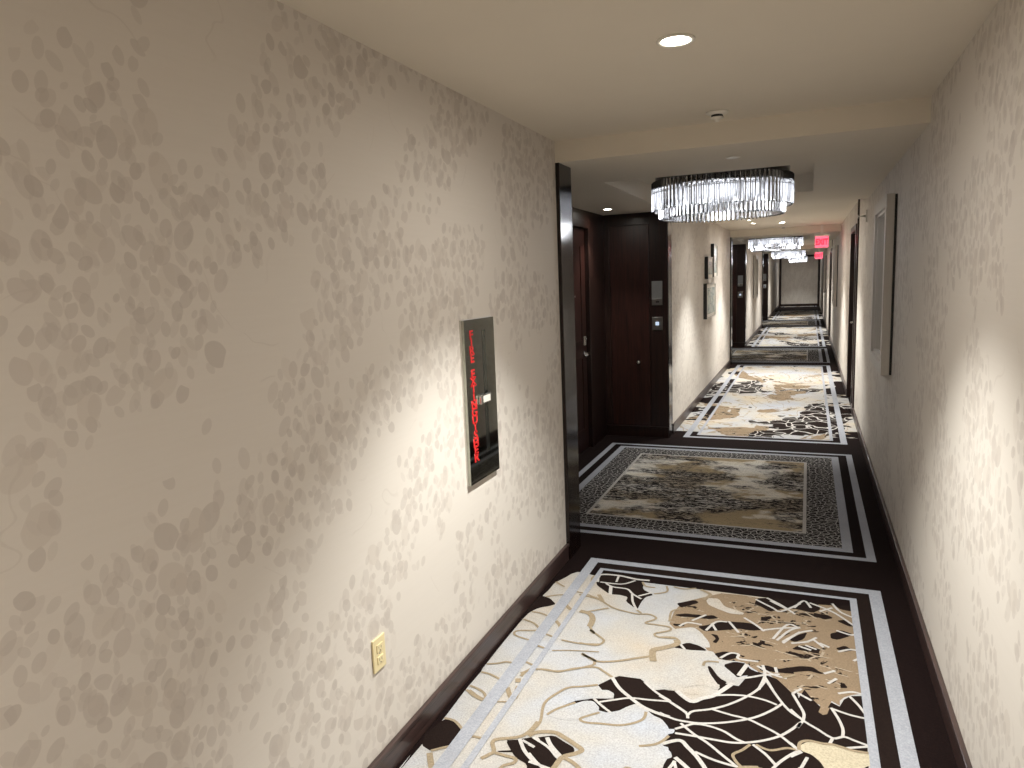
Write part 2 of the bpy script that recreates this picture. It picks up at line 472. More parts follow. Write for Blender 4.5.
# ================================================================== SETTING
# ---- floor with the carpet pattern
PATCHES = [
 ('cream', [(-1.05,3.66),(0.225,3.66),(0.225,1.2),(-1.28,1.2),(-1.28,2.0),(-1.272,1.879),(-1.269,2.031),(-1.266,2.211),(-1.273,2.412),(-1.27,2.573),(-1.274,2.561),(-1.278,2.788),(-1.277,3.05),(-1.271,3.132),(-1.247,3.189),(-1.202,3.236),(-1.173,3.263),(-1.233,3.322),(-1.274,3.327),(-1.265,3.412),(-1.265,3.507),(-1.229,3.597),(-1.214,3.653),(-1.184,3.693)]),
 ('dark', [(-1.264,2.207),(-1.219,2.204),(-1.172,2.17),(-1.162,2.103),(-1.169,2.07),(-1.193,2.041),(-1.219,2.019),(-1.267,2.036),(-1.287,2.094)]),
 ('darkf', [(-1.285,3.127),(-1.25,3.196),(-1.2,3.229),(-1.173,3.263),(-1.223,3.316),(-1.269,3.334),(-1.31,3.315),(-1.329,3.283)]),
 ('tan', [(-0.587,3.232),(-0.588,3.355),(-0.567,3.478),(-0.461,3.58),(-0.39,3.646),(-0.278,3.655),(-0.208,3.646),(-0.139,3.63),(-0.073,3.634),(0.227,3.68),(0.234,3.454),(0.234,3.152),(0.234,2.992),(0.237,3.1),(0.232,2.896),(0.183,2.864),(0.157,2.84),(0.141,2.81),(0.14,2.775),(0.111,2.799),(0.099,2.737),(0.084,2.694),(0.064,2.706),(0.07,2.756),(0.04,2.775),(0.025,2.81),(-0.012,2.819),(-0.037,2.784),(-0.029,2.802),(-0.051,2.837),(-0.09,2.888),(-0.108,2.927),(-0.079,2.864),(-0.119,2.917),(-0.164,2.925),(-0.225,2.981),(-0.259,2.982),(-0.294,2.976),(-0.329,2.977),(-0.359,3.03),(-0.384,3.034),(-0.416,3.089),(-0.484,3.122),(-0.561,3.196)]),
 ('dark', [(-0.769,2.616),(-0.727,2.685),(-0.703,2.71),(-0.615,2.717),(-0.544,2.654),(-0.507,2.672),(-0.493,2.671),(-0.46,2.677),(-0.41,2.637),(-0.386,2.625),(-0.356,2.645),(-0.309,2.697),(-0.304,2.751),(-0.303,2.794),(-0.321,2.805),(-0.297,2.791),(-0.231,2.791),(-0.196,2.903),(-0.164,2.925),(-0.107,2.899),(-0.091,2.894),(-0.051,2.837),(-0.029,2.802),(-0.012,2.819),(-0.006,2.78),(0.014,2.848),(0.04,2.795),(0.065,2.754),(0.089,2.724),(0.11,2.789),(0.139,2.77),(0.156,2.825),(0.183,2.859),(0.231,2.875),(0.215,2.43),(0.215,1.3),(-0.6,1.3),(-0.654,2.083),(-0.439,2.21),(-0.477,2.41),(-0.438,2.38),(-0.48,2.463),(-0.547,2.506),(-0.626,2.489),(-0.682,2.446),(-0.716,2.448),(-0.765,2.501),(-0.813,2.449),(-0.873,2.385),(-0.877,2.413),(-0.823,2.481),(-0.764,2.517),(-0.685,2.544),(-0.693,2.577),(-0.743,2.587)]),
 ('dark', [(-0.368,2.904),(-0.356,2.907),(-0.313,2.83),(-0.276,2.803),(-0.295,2.77),(-0.319,2.783),(-0.356,2.861)]),
 ('dark', [(-0.307,2.936),(-0.265,2.976),(-0.218,2.977),(-0.198,2.937),(-0.163,2.92),(-0.167,2.89),(-0.216,2.879),(-0.242,2.853),(-0.273,2.877)]),
 ('dark', [(-0.525,3.021),(-0.477,3.08),(-0.425,3.066),(-0.381,3.031),(-0.467,3.013)]),
 ('dark', [(-0.529,3.015),(-0.482,3.071),(-0.438,3.072),(-0.383,3.031),(-0.461,3.015),(-0.516,3.013)]),
 ('dark', [(-1.047,3.675),(-0.951,3.694),(-0.803,3.671),(-0.789,3.571),(-0.719,3.52),(-0.755,3.482),(-0.764,3.419),(-0.764,3.335),(-0.784,3.345),(-0.841,3.403),(-0.842,3.455),(-0.887,3.467),(-0.942,3.459),(-1.031,3.542),(-1.05,3.584)]),
 ('dark', [(-0.583,3.329),(-0.527,3.363),(-0.459,3.361),(-0.379,3.363),(-0.428,3.332),(-0.508,3.329)]),
 ('dark', [(-0.56,3.484),(-0.509,3.525),(-0.484,3.499),(-0.539,3.44),(-0.563,3.416),(-0.591,3.457)]),
 ('dark', [(-0.575,3.236),(-0.516,3.247),(-0.519,3.224),(-0.558,3.215)]),
 ('dark', [(-0.583,3.325),(-0.527,3.356),(-0.454,3.37),(-0.476,3.336),(-0.541,3.32)]),
 ('dark', [(-0.439,3.364),(-0.402,3.384),(-0.372,3.359),(-0.415,3.333),(-0.443,3.336)]),
 ('dark', [(-0.457,3.244),(-0.42,3.268),(-0.368,3.318),(-0.318,3.341),(-0.229,3.355),(-0.189,3.331),(-0.162,3.304),(-0.217,3.279),(-0.274,3.282),(-0.322,3.252),(-0.37,3.229),(-0.419,3.206)]),
 ('dark', [(-0.215,3.64),(-0.148,3.665),(-0.074,3.667),(-0.01,3.671),(-0.052,3.674),(0.008,3.66),(0.067,3.678),(0.085,3.603),(0.047,3.551),(-0.017,3.57),(-0.063,3.571),(-0.108,3.541),(-0.109,3.533),(-0.147,3.504),(-0.189,3.548),(-0.223,3.561)]),
 ('dark', [(-0.355,3.016),(-0.313,3.051),(-0.265,3.048),(-0.251,3.015),(-0.294,2.976),(-0.324,2.979)]),
 ('dark', [(-0.172,2.969),(-0.134,2.988),(-0.105,2.98),(-0.109,2.943),(-0.153,2.934)]),
 ('dark', [(-0.088,2.968),(-0.038,2.979),(-0.022,2.956),(-0.07,2.945)]),
 ('dark', [(-0.253,3.04),(-0.223,3.037),(-0.234,3.021)]),
 ('dark', [(-0.198,3.014),(-0.158,3.024),(-0.169,3.008),(-0.192,3.003)]),
 ('dark', [(-0.218,3.215),(-0.183,3.241),(-0.194,3.21)]),
 ('dark', [(-0.206,3.172),(-0.179,3.167),(-0.161,3.18),(-0.177,3.139),(-0.198,3.148)]),
 ('dark', [(-0.391,3.191),(-0.36,3.19),(-0.346,3.153),(-0.356,3.109),(-0.373,3.117),(-0.362,3.155)]),
 ('dark', [(-0.571,3.459),(-0.503,3.523),(-0.492,3.501),(-0.532,3.438)]),
 ('dark', [(-0.055,3.242),(-0.014,3.303),(0.025,3.343),(0.01,3.27),(-0.025,3.231)]),
 ('dark', [(0.059,3.531),(0.11,3.555),(0.14,3.524),(0.096,3.494)]),
 ('dark', [(0.144,3.67),(0.227,3.683),(0.224,3.623),(0.175,3.631)]),
 ('dark', [(0.151,3.5),(0.195,3.529),(0.228,3.466),(0.204,3.458)]),
 ('dark', [(0.121,3.36),(0.148,3.383),(0.167,3.41),(0.218,3.385),(0.2,3.359),(0.151,3.309),(0.122,3.313)]),
 ('dark', [(-0.041,3.16),(-0.013,3.202),(0.04,3.219),(0.068,3.196),(0.022,3.162)]),
 ('dark', [(0.137,3.225),(0.178,3.265),(0.21,3.231),(0.17,3.205)]),
 ('dark', [(-0.098,3.268),(-0.044,3.318),(-0.056,3.296),(-0.085,3.259)]),
 ('dark', [(-0.058,3.395),(-0.003,3.403),(-0.015,3.387),(-0.052,3.378)]),
 ('dark', [(0.016,3.397),(0.065,3.421),(0.058,3.403)]),
 ('dark', [(-0.023,3.103),(0.039,3.102),(0.006,3.091)]),
 ('dark', [(-0.12,2.98),(-0.087,2.974),(-0.049,2.998),(-0.002,3.026),(0.045,3.035),(0.072,3.004),(0.098,2.996),(0.071,2.987),(0.034,2.997),(-0.01,2.977),(-0.064,2.947),(-0.119,2.94)]),
 ('dark', [(0.15,2.952),(0.176,2.913),(0.146,2.913)]),
 ('dark', [(0.211,3.144),(0.231,3.163),(0.232,3.137)]),
 ('dark', [(0.113,2.94),(0.138,2.976),(0.129,2.94)]),
 ('dark', [(0.144,2.903),(0.159,2.95),(0.175,2.913)]),
 ('dark', [(0.103,2.921),(0.136,2.97),(0.124,2.933)]),
 ('dark', [(-0.911,2.207),(-0.886,2.216),(-0.832,2.248),(-0.786,2.225),(-0.743,2.206),(-0.733,2.185),(-0.765,2.146),(-0.771,2.101),(-0.787,2.072),(-0.791,2.041),(-0.816,2.026),(-0.87,2.007),(-0.854,2.013),(-0.867,2.067),(-0.921,2.087),(-0.99,2.162),(-0.948,2.181)]),
 ('dark', [(-0.996,2.098),(-0.94,2.121),(-0.938,2.11),(-0.984,2.095)]),
 ('dark', [(-0.645,2.086),(-0.632,2.108),(-0.575,2.117),(-0.556,2.118)]),
 ('dark', [(-0.534,2.126),(-0.526,2.153),(-0.494,2.14)]),
 ('cream', [(-0.898,2.357),(-0.874,2.404),(-0.822,2.459),(-0.786,2.494),(-0.753,2.5),(-0.721,2.466),(-0.719,2.438),(-0.741,2.416),(-0.772,2.372),(-0.8,2.353),(-0.854,2.344)]),
 ('cream', [(-0.776,2.366),(-0.743,2.405),(-0.712,2.435),(-0.652,2.46),(-0.62,2.51),(-0.593,2.538),(-0.549,2.515),(-0.515,2.484),(-0.481,2.472),(-0.447,2.429),(-0.44,2.388),(-0.458,2.347),(-0.447,2.318),(-0.427,2.317),(-0.42,2.263),(-0.428,2.214),(-0.423,2.165),(-0.494,2.14),(-0.527,2.156),(-0.556,2.118),(-0.576,2.12),(-0.632,2.11),(-0.667,2.092),(-0.697,2.127),(-0.757,2.137),(-0.729,2.179),(-0.71,2.201),(-0.764,2.241),(-0.799,2.263)]),
 ('cream', [(-0.759,2.581),(-0.721,2.594),(-0.691,2.578),(-0.686,2.548),(-0.738,2.526),(-0.791,2.508),(-0.839,2.476),(-0.838,2.528),(-0.798,2.573)]),
 ('cream', [(-0.487,2.461),(-0.448,2.42),(-0.424,2.428),(-0.424,2.402),(-0.452,2.384),(-0.462,2.329),(-0.478,2.307),(-0.505,2.391)]),
 ('cream', [(-0.461,2.325),(-0.416,2.296),(-0.406,2.268),(-0.427,2.249),(-0.439,2.21),(-0.457,2.203),(-0.481,2.273)]),
 ('cream', [(-0.366,2.94),(-0.326,2.948),(-0.287,2.907),(-0.242,2.853),(-0.234,2.823),(-0.277,2.806),(-0.306,2.821),(-0.334,2.868)]),
 ('cream', [(-0.448,2.702),(-0.381,2.746),(-0.36,2.754),(-0.313,2.732),(-0.299,2.753),(-0.319,2.789),(-0.356,2.855),(-0.389,2.891),(-0.502,2.853),(-0.546,2.769),(-0.526,2.665),(-0.478,2.681),(-0.414,2.666),(-0.366,2.678),(-0.362,2.689),(-0.377,2.716)]),
 ('cream', [(-0.445,3.568),(-0.396,3.574),(-0.36,3.493),(-0.303,3.47),(-0.262,3.452),(-0.267,3.43),(-0.326,3.424),(-0.383,3.453),(-0.435,3.486),(-0.454,3.53)]),
 ('cream', [(-0.559,3.182),(-0.474,3.231),(-0.436,3.193),(-0.388,3.112),(-0.376,3.063),(-0.399,3.055),(-0.454,3.09),(-0.507,3.107),(-0.555,3.126)]),
 ('cream2', [(-0.002,2.473),(0.025,2.507),(0.071,2.515),(0.108,2.519),(0.143,2.507),(0.174,2.502),(0.227,2.505),(0.232,2.453),(0.209,2.434),(0.177,2.393),(0.168,2.373),(0.116,2.355),(0.082,2.371),(0.066,2.41),(0.039,2.439),(0.007,2.448)]),
 ('cream2', [(-0.22,2.249),(-0.188,2.29),(-0.126,2.312),(-0.072,2.309),(-0.041,2.3),(-0.039,2.235),(-0.213,2.174)]),
 ('tan', [(0.064,2.706),(0.072,2.742),(0.104,2.748),(0.094,2.702),(0.079,2.691)]),
]
LINES = [
 ('light', 0.016, [(-0.728,2.69),(-0.682,2.623),(-0.623,2.57),(-0.568,2.528),(-0.509,2.505),(-0.456,2.495)]),
 ('light', 0.011, [(-0.593,2.697),(-0.536,2.641),(-0.474,2.6),(-0.48,2.598),(-0.443,2.571),(-0.4,2.538),(-0.39,2.508)]),
 ('light', 0.011, [(-0.731,2.502),(-0.682,2.534),(-0.622,2.568),(-0.551,2.579),(-0.473,2.595)]),
 ('light', 0.011, [(-0.759,2.518),(-0.713,2.479),(-0.672,2.449)]),
 ('light', 0.011, [(-0.518,2.621),(-0.455,2.582),(-0.4,2.542)]),
 ('light', 0.011, [(-0.496,2.509),(-0.439,2.487),(-0.387,2.486),(-0.336,2.494),(-0.263,2.524),(-0.192,2.567),(-0.144,2.607),(-0.097,2.665),(-0.063,2.72)]),
 ('light', 0.011, [(-0.393,2.53),(-0.377,2.56),(-0.318,2.594),(-0.26,2.643),(-0.203,2.713),(-0.16,2.784),(-0.137,2.85),(-0.136,2.873)]),
 ('light', 0.02, [(-0.46,2.677),(-0.396,2.622),(-0.358,2.655),(-0.314,2.695),(-0.254,2.805)]),
 ('light', 0.011, [(-0.319,2.689),(-0.257,2.715),(-0.194,2.728),(-0.13,2.722),(-0.083,2.704)]),
 ('light', 0.011, [(-0.127,2.859),(-0.097,2.79),(-0.063,2.72),(-0.032,2.673),(0.001,2.643)]),
 ('light', 0.011, [(-0.313,2.596),(-0.244,2.582),(-0.182,2.575),(-0.131,2.552),(-0.066,2.513),(-0.004,2.448)]),
 ('light', 0.011, [(-0.424,2.428),(-0.392,2.457),(-0.365,2.48),(-0.32,2.487),(-0.258,2.473),(-0.211,2.442),(-0.181,2.431)]),
 ('light', 0.011, [(-0.42,2.404),(-0.355,2.409),(-0.3,2.411),(-0.227,2.415),(-0.171,2.434),(-0.116,2.466),(-0.066,2.509),(-0.025,2.566),(0.002,2.615),(-0.008,2.581),(0.011,2.632)]),
 ('light', 0.011, [(-0.41,2.469),(-0.356,2.421),(-0.302,2.385),(-0.243,2.333),(-0.192,2.289)]),
 ('light', 0.016, [(-0.452,2.329),(-0.398,2.368),(-0.364,2.338),(-0.33,2.302),(-0.3,2.259),(-0.276,2.217)]),
 ('light', 0.011, [(-0.337,2.323),(-0.287,2.305),(-0.239,2.295),(-0.197,2.291)]),
 ('light', 0.016, [(-0.397,2.271),(-0.358,2.238),(-0.32,2.201)]),
 ('light', 0.011, [(-0.417,2.167),(-0.394,2.252)]),
 ('light', 0.011, [(-0.398,2.251),(-0.373,2.182)]),
 ('light', 0.011, [(-0.152,2.429),(-0.107,2.388),(-0.073,2.342)]),
 ('light', 0.011, [(-0.085,2.312),(-0.061,2.362),(-0.026,2.416),(0.003,2.451)]),
 ('tanl', 0.011, [(-0.161,2.426),(-0.186,2.384),(-0.212,2.351),(-0.199,2.317),(-0.179,2.294)]),
 ('tanl', 0.011, [(-0.143,2.432),(-0.095,2.416),(-0.041,2.447),(-0.004,2.448)]),
 ('light', 0.011, [(-0.011,2.31),(0.004,2.354)]),
 ('light', 0.011, [(-0.035,2.691),(0.011,2.632),(0.058,2.595),(0.109,2.557),(0.146,2.578),(0.182,2.566),(0.23,2.55)]),
 ('light', 0.011, [(-0.029,2.802),(-0.005,2.735),(0.013,2.679),(0.011,2.632)]),
 ('light', 0.011, [(-0.029,2.802),(0.004,2.85)]),
 ('light', 0.011, [(-0.011,2.813),(0.04,2.775)]),
 ('light', 0.011, [(0.109,2.75),(0.132,2.683),(0.144,2.625),(0.142,2.577)]),
 ('light', 0.011, [(0.109,2.745),(0.171,2.724),(0.228,2.718)]),
 ('light', 0.011, [(0.177,2.852),(0.204,2.802),(0.229,2.739)]),
 ('light', 0.011, [(0.109,2.557),(0.099,2.524)]),
 ('light', 0.011, [(0.153,2.515),(0.198,2.536),(0.23,2.551)]),
 ('light', 0.011, [(0.137,2.859),(0.189,2.887),(0.231,2.88)]),
 ('light', 0.011, [(-0.006,2.312),(0.026,2.419)]),
 ('light', 0.011, [(-0.03,2.48),(-0.002,2.449)]),
 ('light', 0.012, [(-0.028,2.404),(0.008,2.444)]),
 ('light', 0.02, [(0.026,2.307),(0.103,2.35),(0.189,2.383),(0.232,2.396)]),
 ('light', 0.011, [(-0.901,2.211),(-0.829,2.176),(-0.783,2.136),(-0.759,2.128)]),
 ('light', 0.016, [(-0.852,2.227),(-0.822,2.187),(-0.769,2.141)]),
 ('light', 0.011, [(-0.901,2.168),(-0.876,2.16)]),
 ('light', 0.011, [(-0.868,2.082),(-0.835,2.078),(-0.787,2.072)]),
 ('light', 0.011, [(-0.884,2.124),(-0.838,2.085),(-0.791,2.056)]),
 ('light', 0.014, [(-0.944,2.187),(-0.899,2.127),(-0.837,2.077)]),
 ('light', 0.011, [(-0.932,2.183),(-0.88,2.163)]),
 ('light', 0.011, [(-0.889,2.215),(-0.875,2.202)]),
 ('light', 0.018, [(-1.043,3.587),(-1.054,3.683),(-0.953,3.704),(-0.853,3.685),(-0.776,3.689)]),
 ('light', 0.012, [(-0.951,3.694),(-0.944,3.617)]),
 ('light', 0.012, [(-1.028,3.591),(-0.911,3.598),(-0.849,3.666)]),
 ('light', 0.012, [(-0.994,3.582),(-0.946,3.55),(-0.868,3.546),(-0.826,3.496),(-0.771,3.451)]),
 ('light', 0.018, [(-0.959,3.555),(-0.936,3.452)]),
 ('light', 0.012, [(-0.829,3.495),(-0.805,3.406),(-0.764,3.319)]),
 ('light', 0.012, [(-0.792,3.48),(-0.731,3.543)]),
 ('light', 0.012, [(-0.49,3.293),(-0.434,3.373)]),
 ('light', 0.012, [(-0.414,3.215),(-0.38,3.314),(-0.33,3.33)]),
 ('light', 0.012, [(-0.397,3.293),(-0.37,3.229)]),
 ('light', 0.012, [(-0.324,3.339),(-0.27,3.24)]),
 ('light', 0.012, [(-0.258,3.399),(-0.202,3.342),(-0.161,3.29)]),
 ('light', 0.012, [(-0.538,3.218),(-0.506,3.266),(-0.44,3.265)]),
 ('light', 0.012, [(-0.504,3.047),(-0.479,3.009)]),
 ('light', 0.012, [(-0.324,2.985),(-0.288,3.04),(-0.253,3.04),(-0.25,3.003),(-0.169,3.006)]),
 ('light', 0.018, [(-0.238,2.866),(-0.212,2.968)]),
 ('light', 0.012, [(-0.236,2.844),(-0.188,2.872),(-0.14,2.905),(-0.081,2.93)]),
 ('light', 0.012, [(-0.15,2.982),(-0.137,2.9),(-0.155,2.787)]),
 ('light', 0.012, [(-0.172,2.969),(-0.108,2.921),(-0.053,2.906)]),
 ('light', 0.012, [(-0.1,2.981),(-0.092,2.938)]),
 ('light', 0.012, [(-0.137,2.889),(-0.103,2.805)]),
 ('light', 0.012, [(-0.22,3.621),(-0.136,3.548),(-0.096,3.521),(-0.009,3.637)]),
 ('light', 0.012, [(-0.168,3.655),(-0.098,3.593),(-0.031,3.51)]),
 ('light', 0.012, [(-0.174,3.293),(-0.096,3.34),(-0.007,3.376)]),
 ('light', 0.012, [(-0.103,3.219),(-0.052,3.332),(-0.007,3.376)]),
 ('light', 0.012, [(-0.079,3.213),(-0.006,3.333)]),
 ('light', 0.012, [(-0.037,3.58),(0.008,3.676),(0.04,3.604)]),
 ('light', 0.012, [(-0.151,3.626),(-0.069,3.553)]),
 ('light', 0.012, [(0.034,3.66),(0.111,3.611),(0.16,3.564),(0.228,3.466)]),
 ('light', 0.012, [(0.138,3.684),(0.173,3.599),(0.227,3.555)]),
 ('light', 0.012, [(0.079,3.577),(0.137,3.635)]),
 ('light', 0.012, [(-0.12,3.227),(-0.064,3.386),(-0.015,3.373)]),
 ('light', 0.012, [(-0.077,3.201),(-0.014,3.317),(0.046,3.364)]),
 ('light', 0.012, [(-0.042,3.212),(0.022,3.247),(0.063,3.3)]),
 ('light', 0.012, [(-0.012,3.196),(0.04,3.174)]),
 ('light', 0.012, [(0.016,3.212),(0.062,3.188)]),
 ('light', 0.012, [(0.046,3.281),(0.091,3.217)]),
 ('light', 0.012, [(0.148,3.397),(0.2,3.373),(0.224,3.38)]),
 ('light', 0.012, [(0.148,3.197),(0.194,3.231),(0.222,3.234)]),
 ('light', 0.012, [(0.075,3.251),(0.114,3.224)]),
 ('light', 0.012, [(0.088,2.992),(0.131,3.03)]),
 ('light', 0.012, [(0.102,2.92),(0.135,2.969)]),
 ('light', 0.012, [(0.206,3.136),(0.232,3.169)]),
 ('tanl', 0.012, [(-1.082,2.636),(-1.012,2.657),(-0.954,2.657),(-0.899,2.703),(-0.816,2.742),(-0.773,2.721),(-0.728,2.69)]),
 ('tanl', 0.012, [(-0.769,2.616),(-0.815,2.589),(-0.877,2.557),(-0.908,2.504),(-0.93,2.445),(-0.929,2.395),(-0.909,2.315),(-0.912,2.269),(-0.922,2.221)]),
 ('tanl', 0.02, [(-0.919,2.213),(-0.896,2.243),(-0.837,2.263),(-0.794,2.248),(-0.749,2.225),(-0.712,2.201),(-0.728,2.175),(-0.764,2.142),(-0.773,2.092),(-0.78,2.039)]),
 ('tanl', 0.016, [(-0.764,2.142),(-0.729,2.131),(-0.698,2.111),(-0.676,2.089)]),
 ('tanl', 0.012, [(-0.898,2.357),(-0.874,2.404),(-0.819,2.467)]),
 ('tanl', 0.012, [(-0.712,2.435),(-0.743,2.405),(-0.77,2.373),(-0.746,2.358),(-0.684,2.37),(-0.622,2.382),(-0.575,2.412),(-0.546,2.45),(-0.545,2.497)]),
 ('tanl', 0.012, [(-0.438,2.38),(-0.456,2.34),(-0.481,2.312),(-0.527,2.288)]),
 ('tanl', 0.012, [(-0.677,2.092),(-0.633,2.111),(-0.576,2.12),(-0.553,2.125),(-0.543,2.162),(-0.507,2.156)]),
 ('tanl', 0.012, [(-1.267,2.55),(-1.225,2.547),(-1.17,2.525)]),
 ('tanl', 0.012, [(-1.268,2.441),(-1.216,2.426),(-1.181,2.401),(-1.17,2.368),(-1.218,2.378),(-1.268,2.409)]),
 ('tanl', 0.02, [(-1.258,2.407),(-1.205,2.377),(-1.172,2.367)]),
 ('tanl', 0.012, [(-1.264,2.207),(-1.219,2.204),(-1.17,2.17)]),
 ('tanl', 0.012, [(-1.219,2.019),(-1.186,2.048),(-1.154,2.076),(-1.144,2.113),(-1.112,2.142),(-1.06,2.142)]),
 ('tanl', 0.022, [(-1.218,2.007),(-1.188,1.962),(-1.154,1.916)]),
 ('tanl', 0.012, [(-1.274,1.882),(-1.227,1.898),(-1.187,1.895)]),
 ('tanl', 0.016, [(-1.031,2.041),(-1.015,2.066),(-1.004,2.091),(-1.028,2.132),(-1.021,2.156),(-0.975,2.18),(-0.941,2.205),(-0.923,2.247),(-0.916,2.304)]),
 ('tanl', 0.014, [(-0.949,1.979),(-0.944,2.028),(-0.914,2.058),(-0.918,2.08),(-0.957,2.083),(-0.996,2.085)]),
 ('tanl', 0.02, [(-1.114,2.477),(-1.086,2.433),(-1.058,2.401)]),
 ('tanl', 0.03, [(-1.103,2.536),(-1.081,2.544)]),
 ('tanl', 0.026, [(-1.083,2.487),(-1.069,2.482),(-1.06,2.416)]),
 ('tanl', 0.008, [(-1.121,2.369),(-1.062,2.39)]),
 ('tanl', 0.014, [(-1.065,2.653),(-1.088,2.61),(-1.093,2.574)]),
 ('tanl', 0.012, [(-1.272,2.616),(-1.227,2.637),(-1.196,2.66),(-1.162,2.659)]),
 ('tanl', 0.012, [(-1.171,2.871),(-1.251,2.894),(-1.254,2.937),(-1.166,2.973),(-1.202,3.028),(-1.272,3.055)]),
 ('tanl', 0.012, [(-1.26,3.143),(-1.214,3.142),(-1.17,3.124)]),
 ('tanl', 0.012, [(-1.25,3.325),(-1.2,3.363),(-1.13,3.39)]),
 ('tanl', 0.012, [(-1.261,3.518),(-1.196,3.471)]),
 ('tanl', 0.012, [(-1.129,3.436),(-1.061,3.421),(-0.977,3.385)]),
 ('tanl', 0.02, [(-1.122,3.27),(-1.087,3.231),(-1.055,3.225)]),
 ('tanl', 0.018, [(-1.113,3.088),(-1.075,3.039),(-1.059,2.971)]),
 ('tanl', 0.012, [(-1.123,2.951),(-1.059,2.929)]),
 ('tanl', 0.012, [(-1.115,2.835),(-1.054,2.816)]),
 ('tanl', 0.012, [(-1.113,2.687),(-1.062,2.656),(-1.103,2.595)]),
 ('tanl', 0.012, [(-1.035,2.653),(-0.96,2.66),(-0.881,2.71),(-0.826,2.759)]),
 ('tanl', 0.008, [(-1.039,2.814),(-0.955,2.842),(-0.834,2.869)]),
 ('tanl', 0.012, [(-1.027,2.918),(-0.937,2.914),(-0.852,2.935)]),
 ('tanl', 0.014, [(-0.826,2.759),(-0.837,2.798),(-0.888,2.819),(-0.896,2.83),(-0.826,2.79),(-0.745,2.817),(-0.669,2.867),(-0.609,2.906)]),
 ('tanl', 0.03, [(-1.032,3.224),(-0.977,3.21),(-0.947,3.157),(-0.94,3.083)]),
 ('tanl', 0.012, [(-0.94,3.083),(-0.901,3.023),(-0.928,3.051),(-0.865,3.0),(-0.839,2.967),(-0.863,2.921),(-0.943,2.919)]),
 ('tanl', 0.012, [(-1.092,3.403),(-0.986,3.383),(-0.92,3.335),(-0.868,3.302),(-0.762,3.28),(-0.695,3.293),(-0.656,3.259),(-0.696,3.2),(-0.634,3.198),(-0.58,3.193),(-0.574,3.159),(-0.631,3.112),(-0.612,3.083),(-0.53,3.096)]),
 ('tanl', 0.012, [(-0.994,3.229),(-0.94,3.271),(-0.904,3.299)]),
 ('tanl', 0.02, [(-0.993,3.434),(-0.95,3.36)]),
 ('tanl', 0.03, [(-0.528,3.083),(-0.522,3.044),(-0.57,2.995),(-0.608,2.963),(-0.607,2.925),(-0.592,2.868)]),
 ('tanl', 0.014, [(-1.073,3.577),(-1.084,3.633),(-1.069,3.678)]),
 ('tanl', 0.012, [(-0.808,3.659),(-0.782,3.61),(-0.729,3.608)]),
 ('tanl', 0.012, [(-0.72,3.529),(-0.662,3.574),(-0.675,3.644)]),
 ('tanl', 0.012, [(-0.764,3.319),(-0.737,3.295)]),
 ('tanl', 0.012, [(-0.638,3.646),(-0.584,3.635),(-0.522,3.664)]),
 ('tanl', 0.02, [(-0.498,3.653),(-0.442,3.607),(-0.469,3.538)]),
 ('tanl', 0.012, [(-0.59,3.25),(-0.598,3.356),(-0.561,3.4)]),
 ('tanl', 0.012, [(-0.385,2.898),(-0.378,2.936),(-0.326,2.948)]),
 ('tanl', 0.012, [(-0.606,3.082),(-0.545,3.102),(-0.52,3.069),(-0.553,3.005)]),
 ('tanl', 0.012, [(-0.069,2.906),(-0.021,2.945)]),
 ('tanl', 0.01, [(0.257,2.447),(0.29,2.444),(0.317,2.432)]),
 ('tanl', 0.012, [(-0.002,2.449),(0.002,2.491),(0.03,2.513),(0.076,2.512),(0.108,2.518),(0.174,2.506),(0.229,2.51)]),
 ('tanl', 0.012, [(-0.245,2.227),(-0.204,2.263),(-0.179,2.292),(-0.126,2.311)]),
]

fl = Mesh()
fl.face([(XL - 0.05, YBACK, 0), (XR + 0.05, YBACK, 0), (XR + 0.05, YEND, 0), (XL - 0.05, YEND, 0)], 'brown')
def rect(x0, x1, y0, y1, z, key): fl.face([(x0, y0, z), (x1, y0, z), (x1, y1, z), (x0, y1, z)], key)
for k in range(3):
    rect(XA - 0.06, XL - 0.05, A0 + k * P, A1 + k * P, 0, 'brown')
for k in range(-1, 4):                      # long floral fields between the alcoves
    y0, y1 = 7.27 + k * P, 13.52 + k * P
    if k == 3: y1 = YEND
    rect(XL, XR, max(y0, YBACK), y1, 0.0005, 'floral')
def ring(x0, x1, y0, y1, w, z, key):
    rect(x0, x1, y0, y0 + w, z, key); rect(x0, x1, y1 - w, y1, z, key)
    rect(x0, x0 + w, y0 + w, y1 - w, z, key); rect(x1 - w, x1, y0 + w, y1 - w, z, key)
for k in range(3):                          # bordered field in front of each alcove
    d = k * P; x0, x1, y0, y1 = -1.81, 0.385, 4.314 + d, 6.892 + d; z = 0.0006
    ring(x0, x1, y0, y1, 0.048, z, 'stripe')
    a = 0.048 + 0.066; ring(x0 + a, x1 - a, y0 + a, y1 - a, 0.056, z, 'stripe')
    a += 0.056; ring(x0 + a, x1 - a, y0 + a, y1 - a, 0.20, z, 'net')
    a += 0.20; ring(x0 + a, x1 - a, y0 + a, y1 - a, 0.022, z, 'light')
    a += 0.022; rect(x0 + a, x1 - a, y0 + a, y1 - a, z, 'marbled')
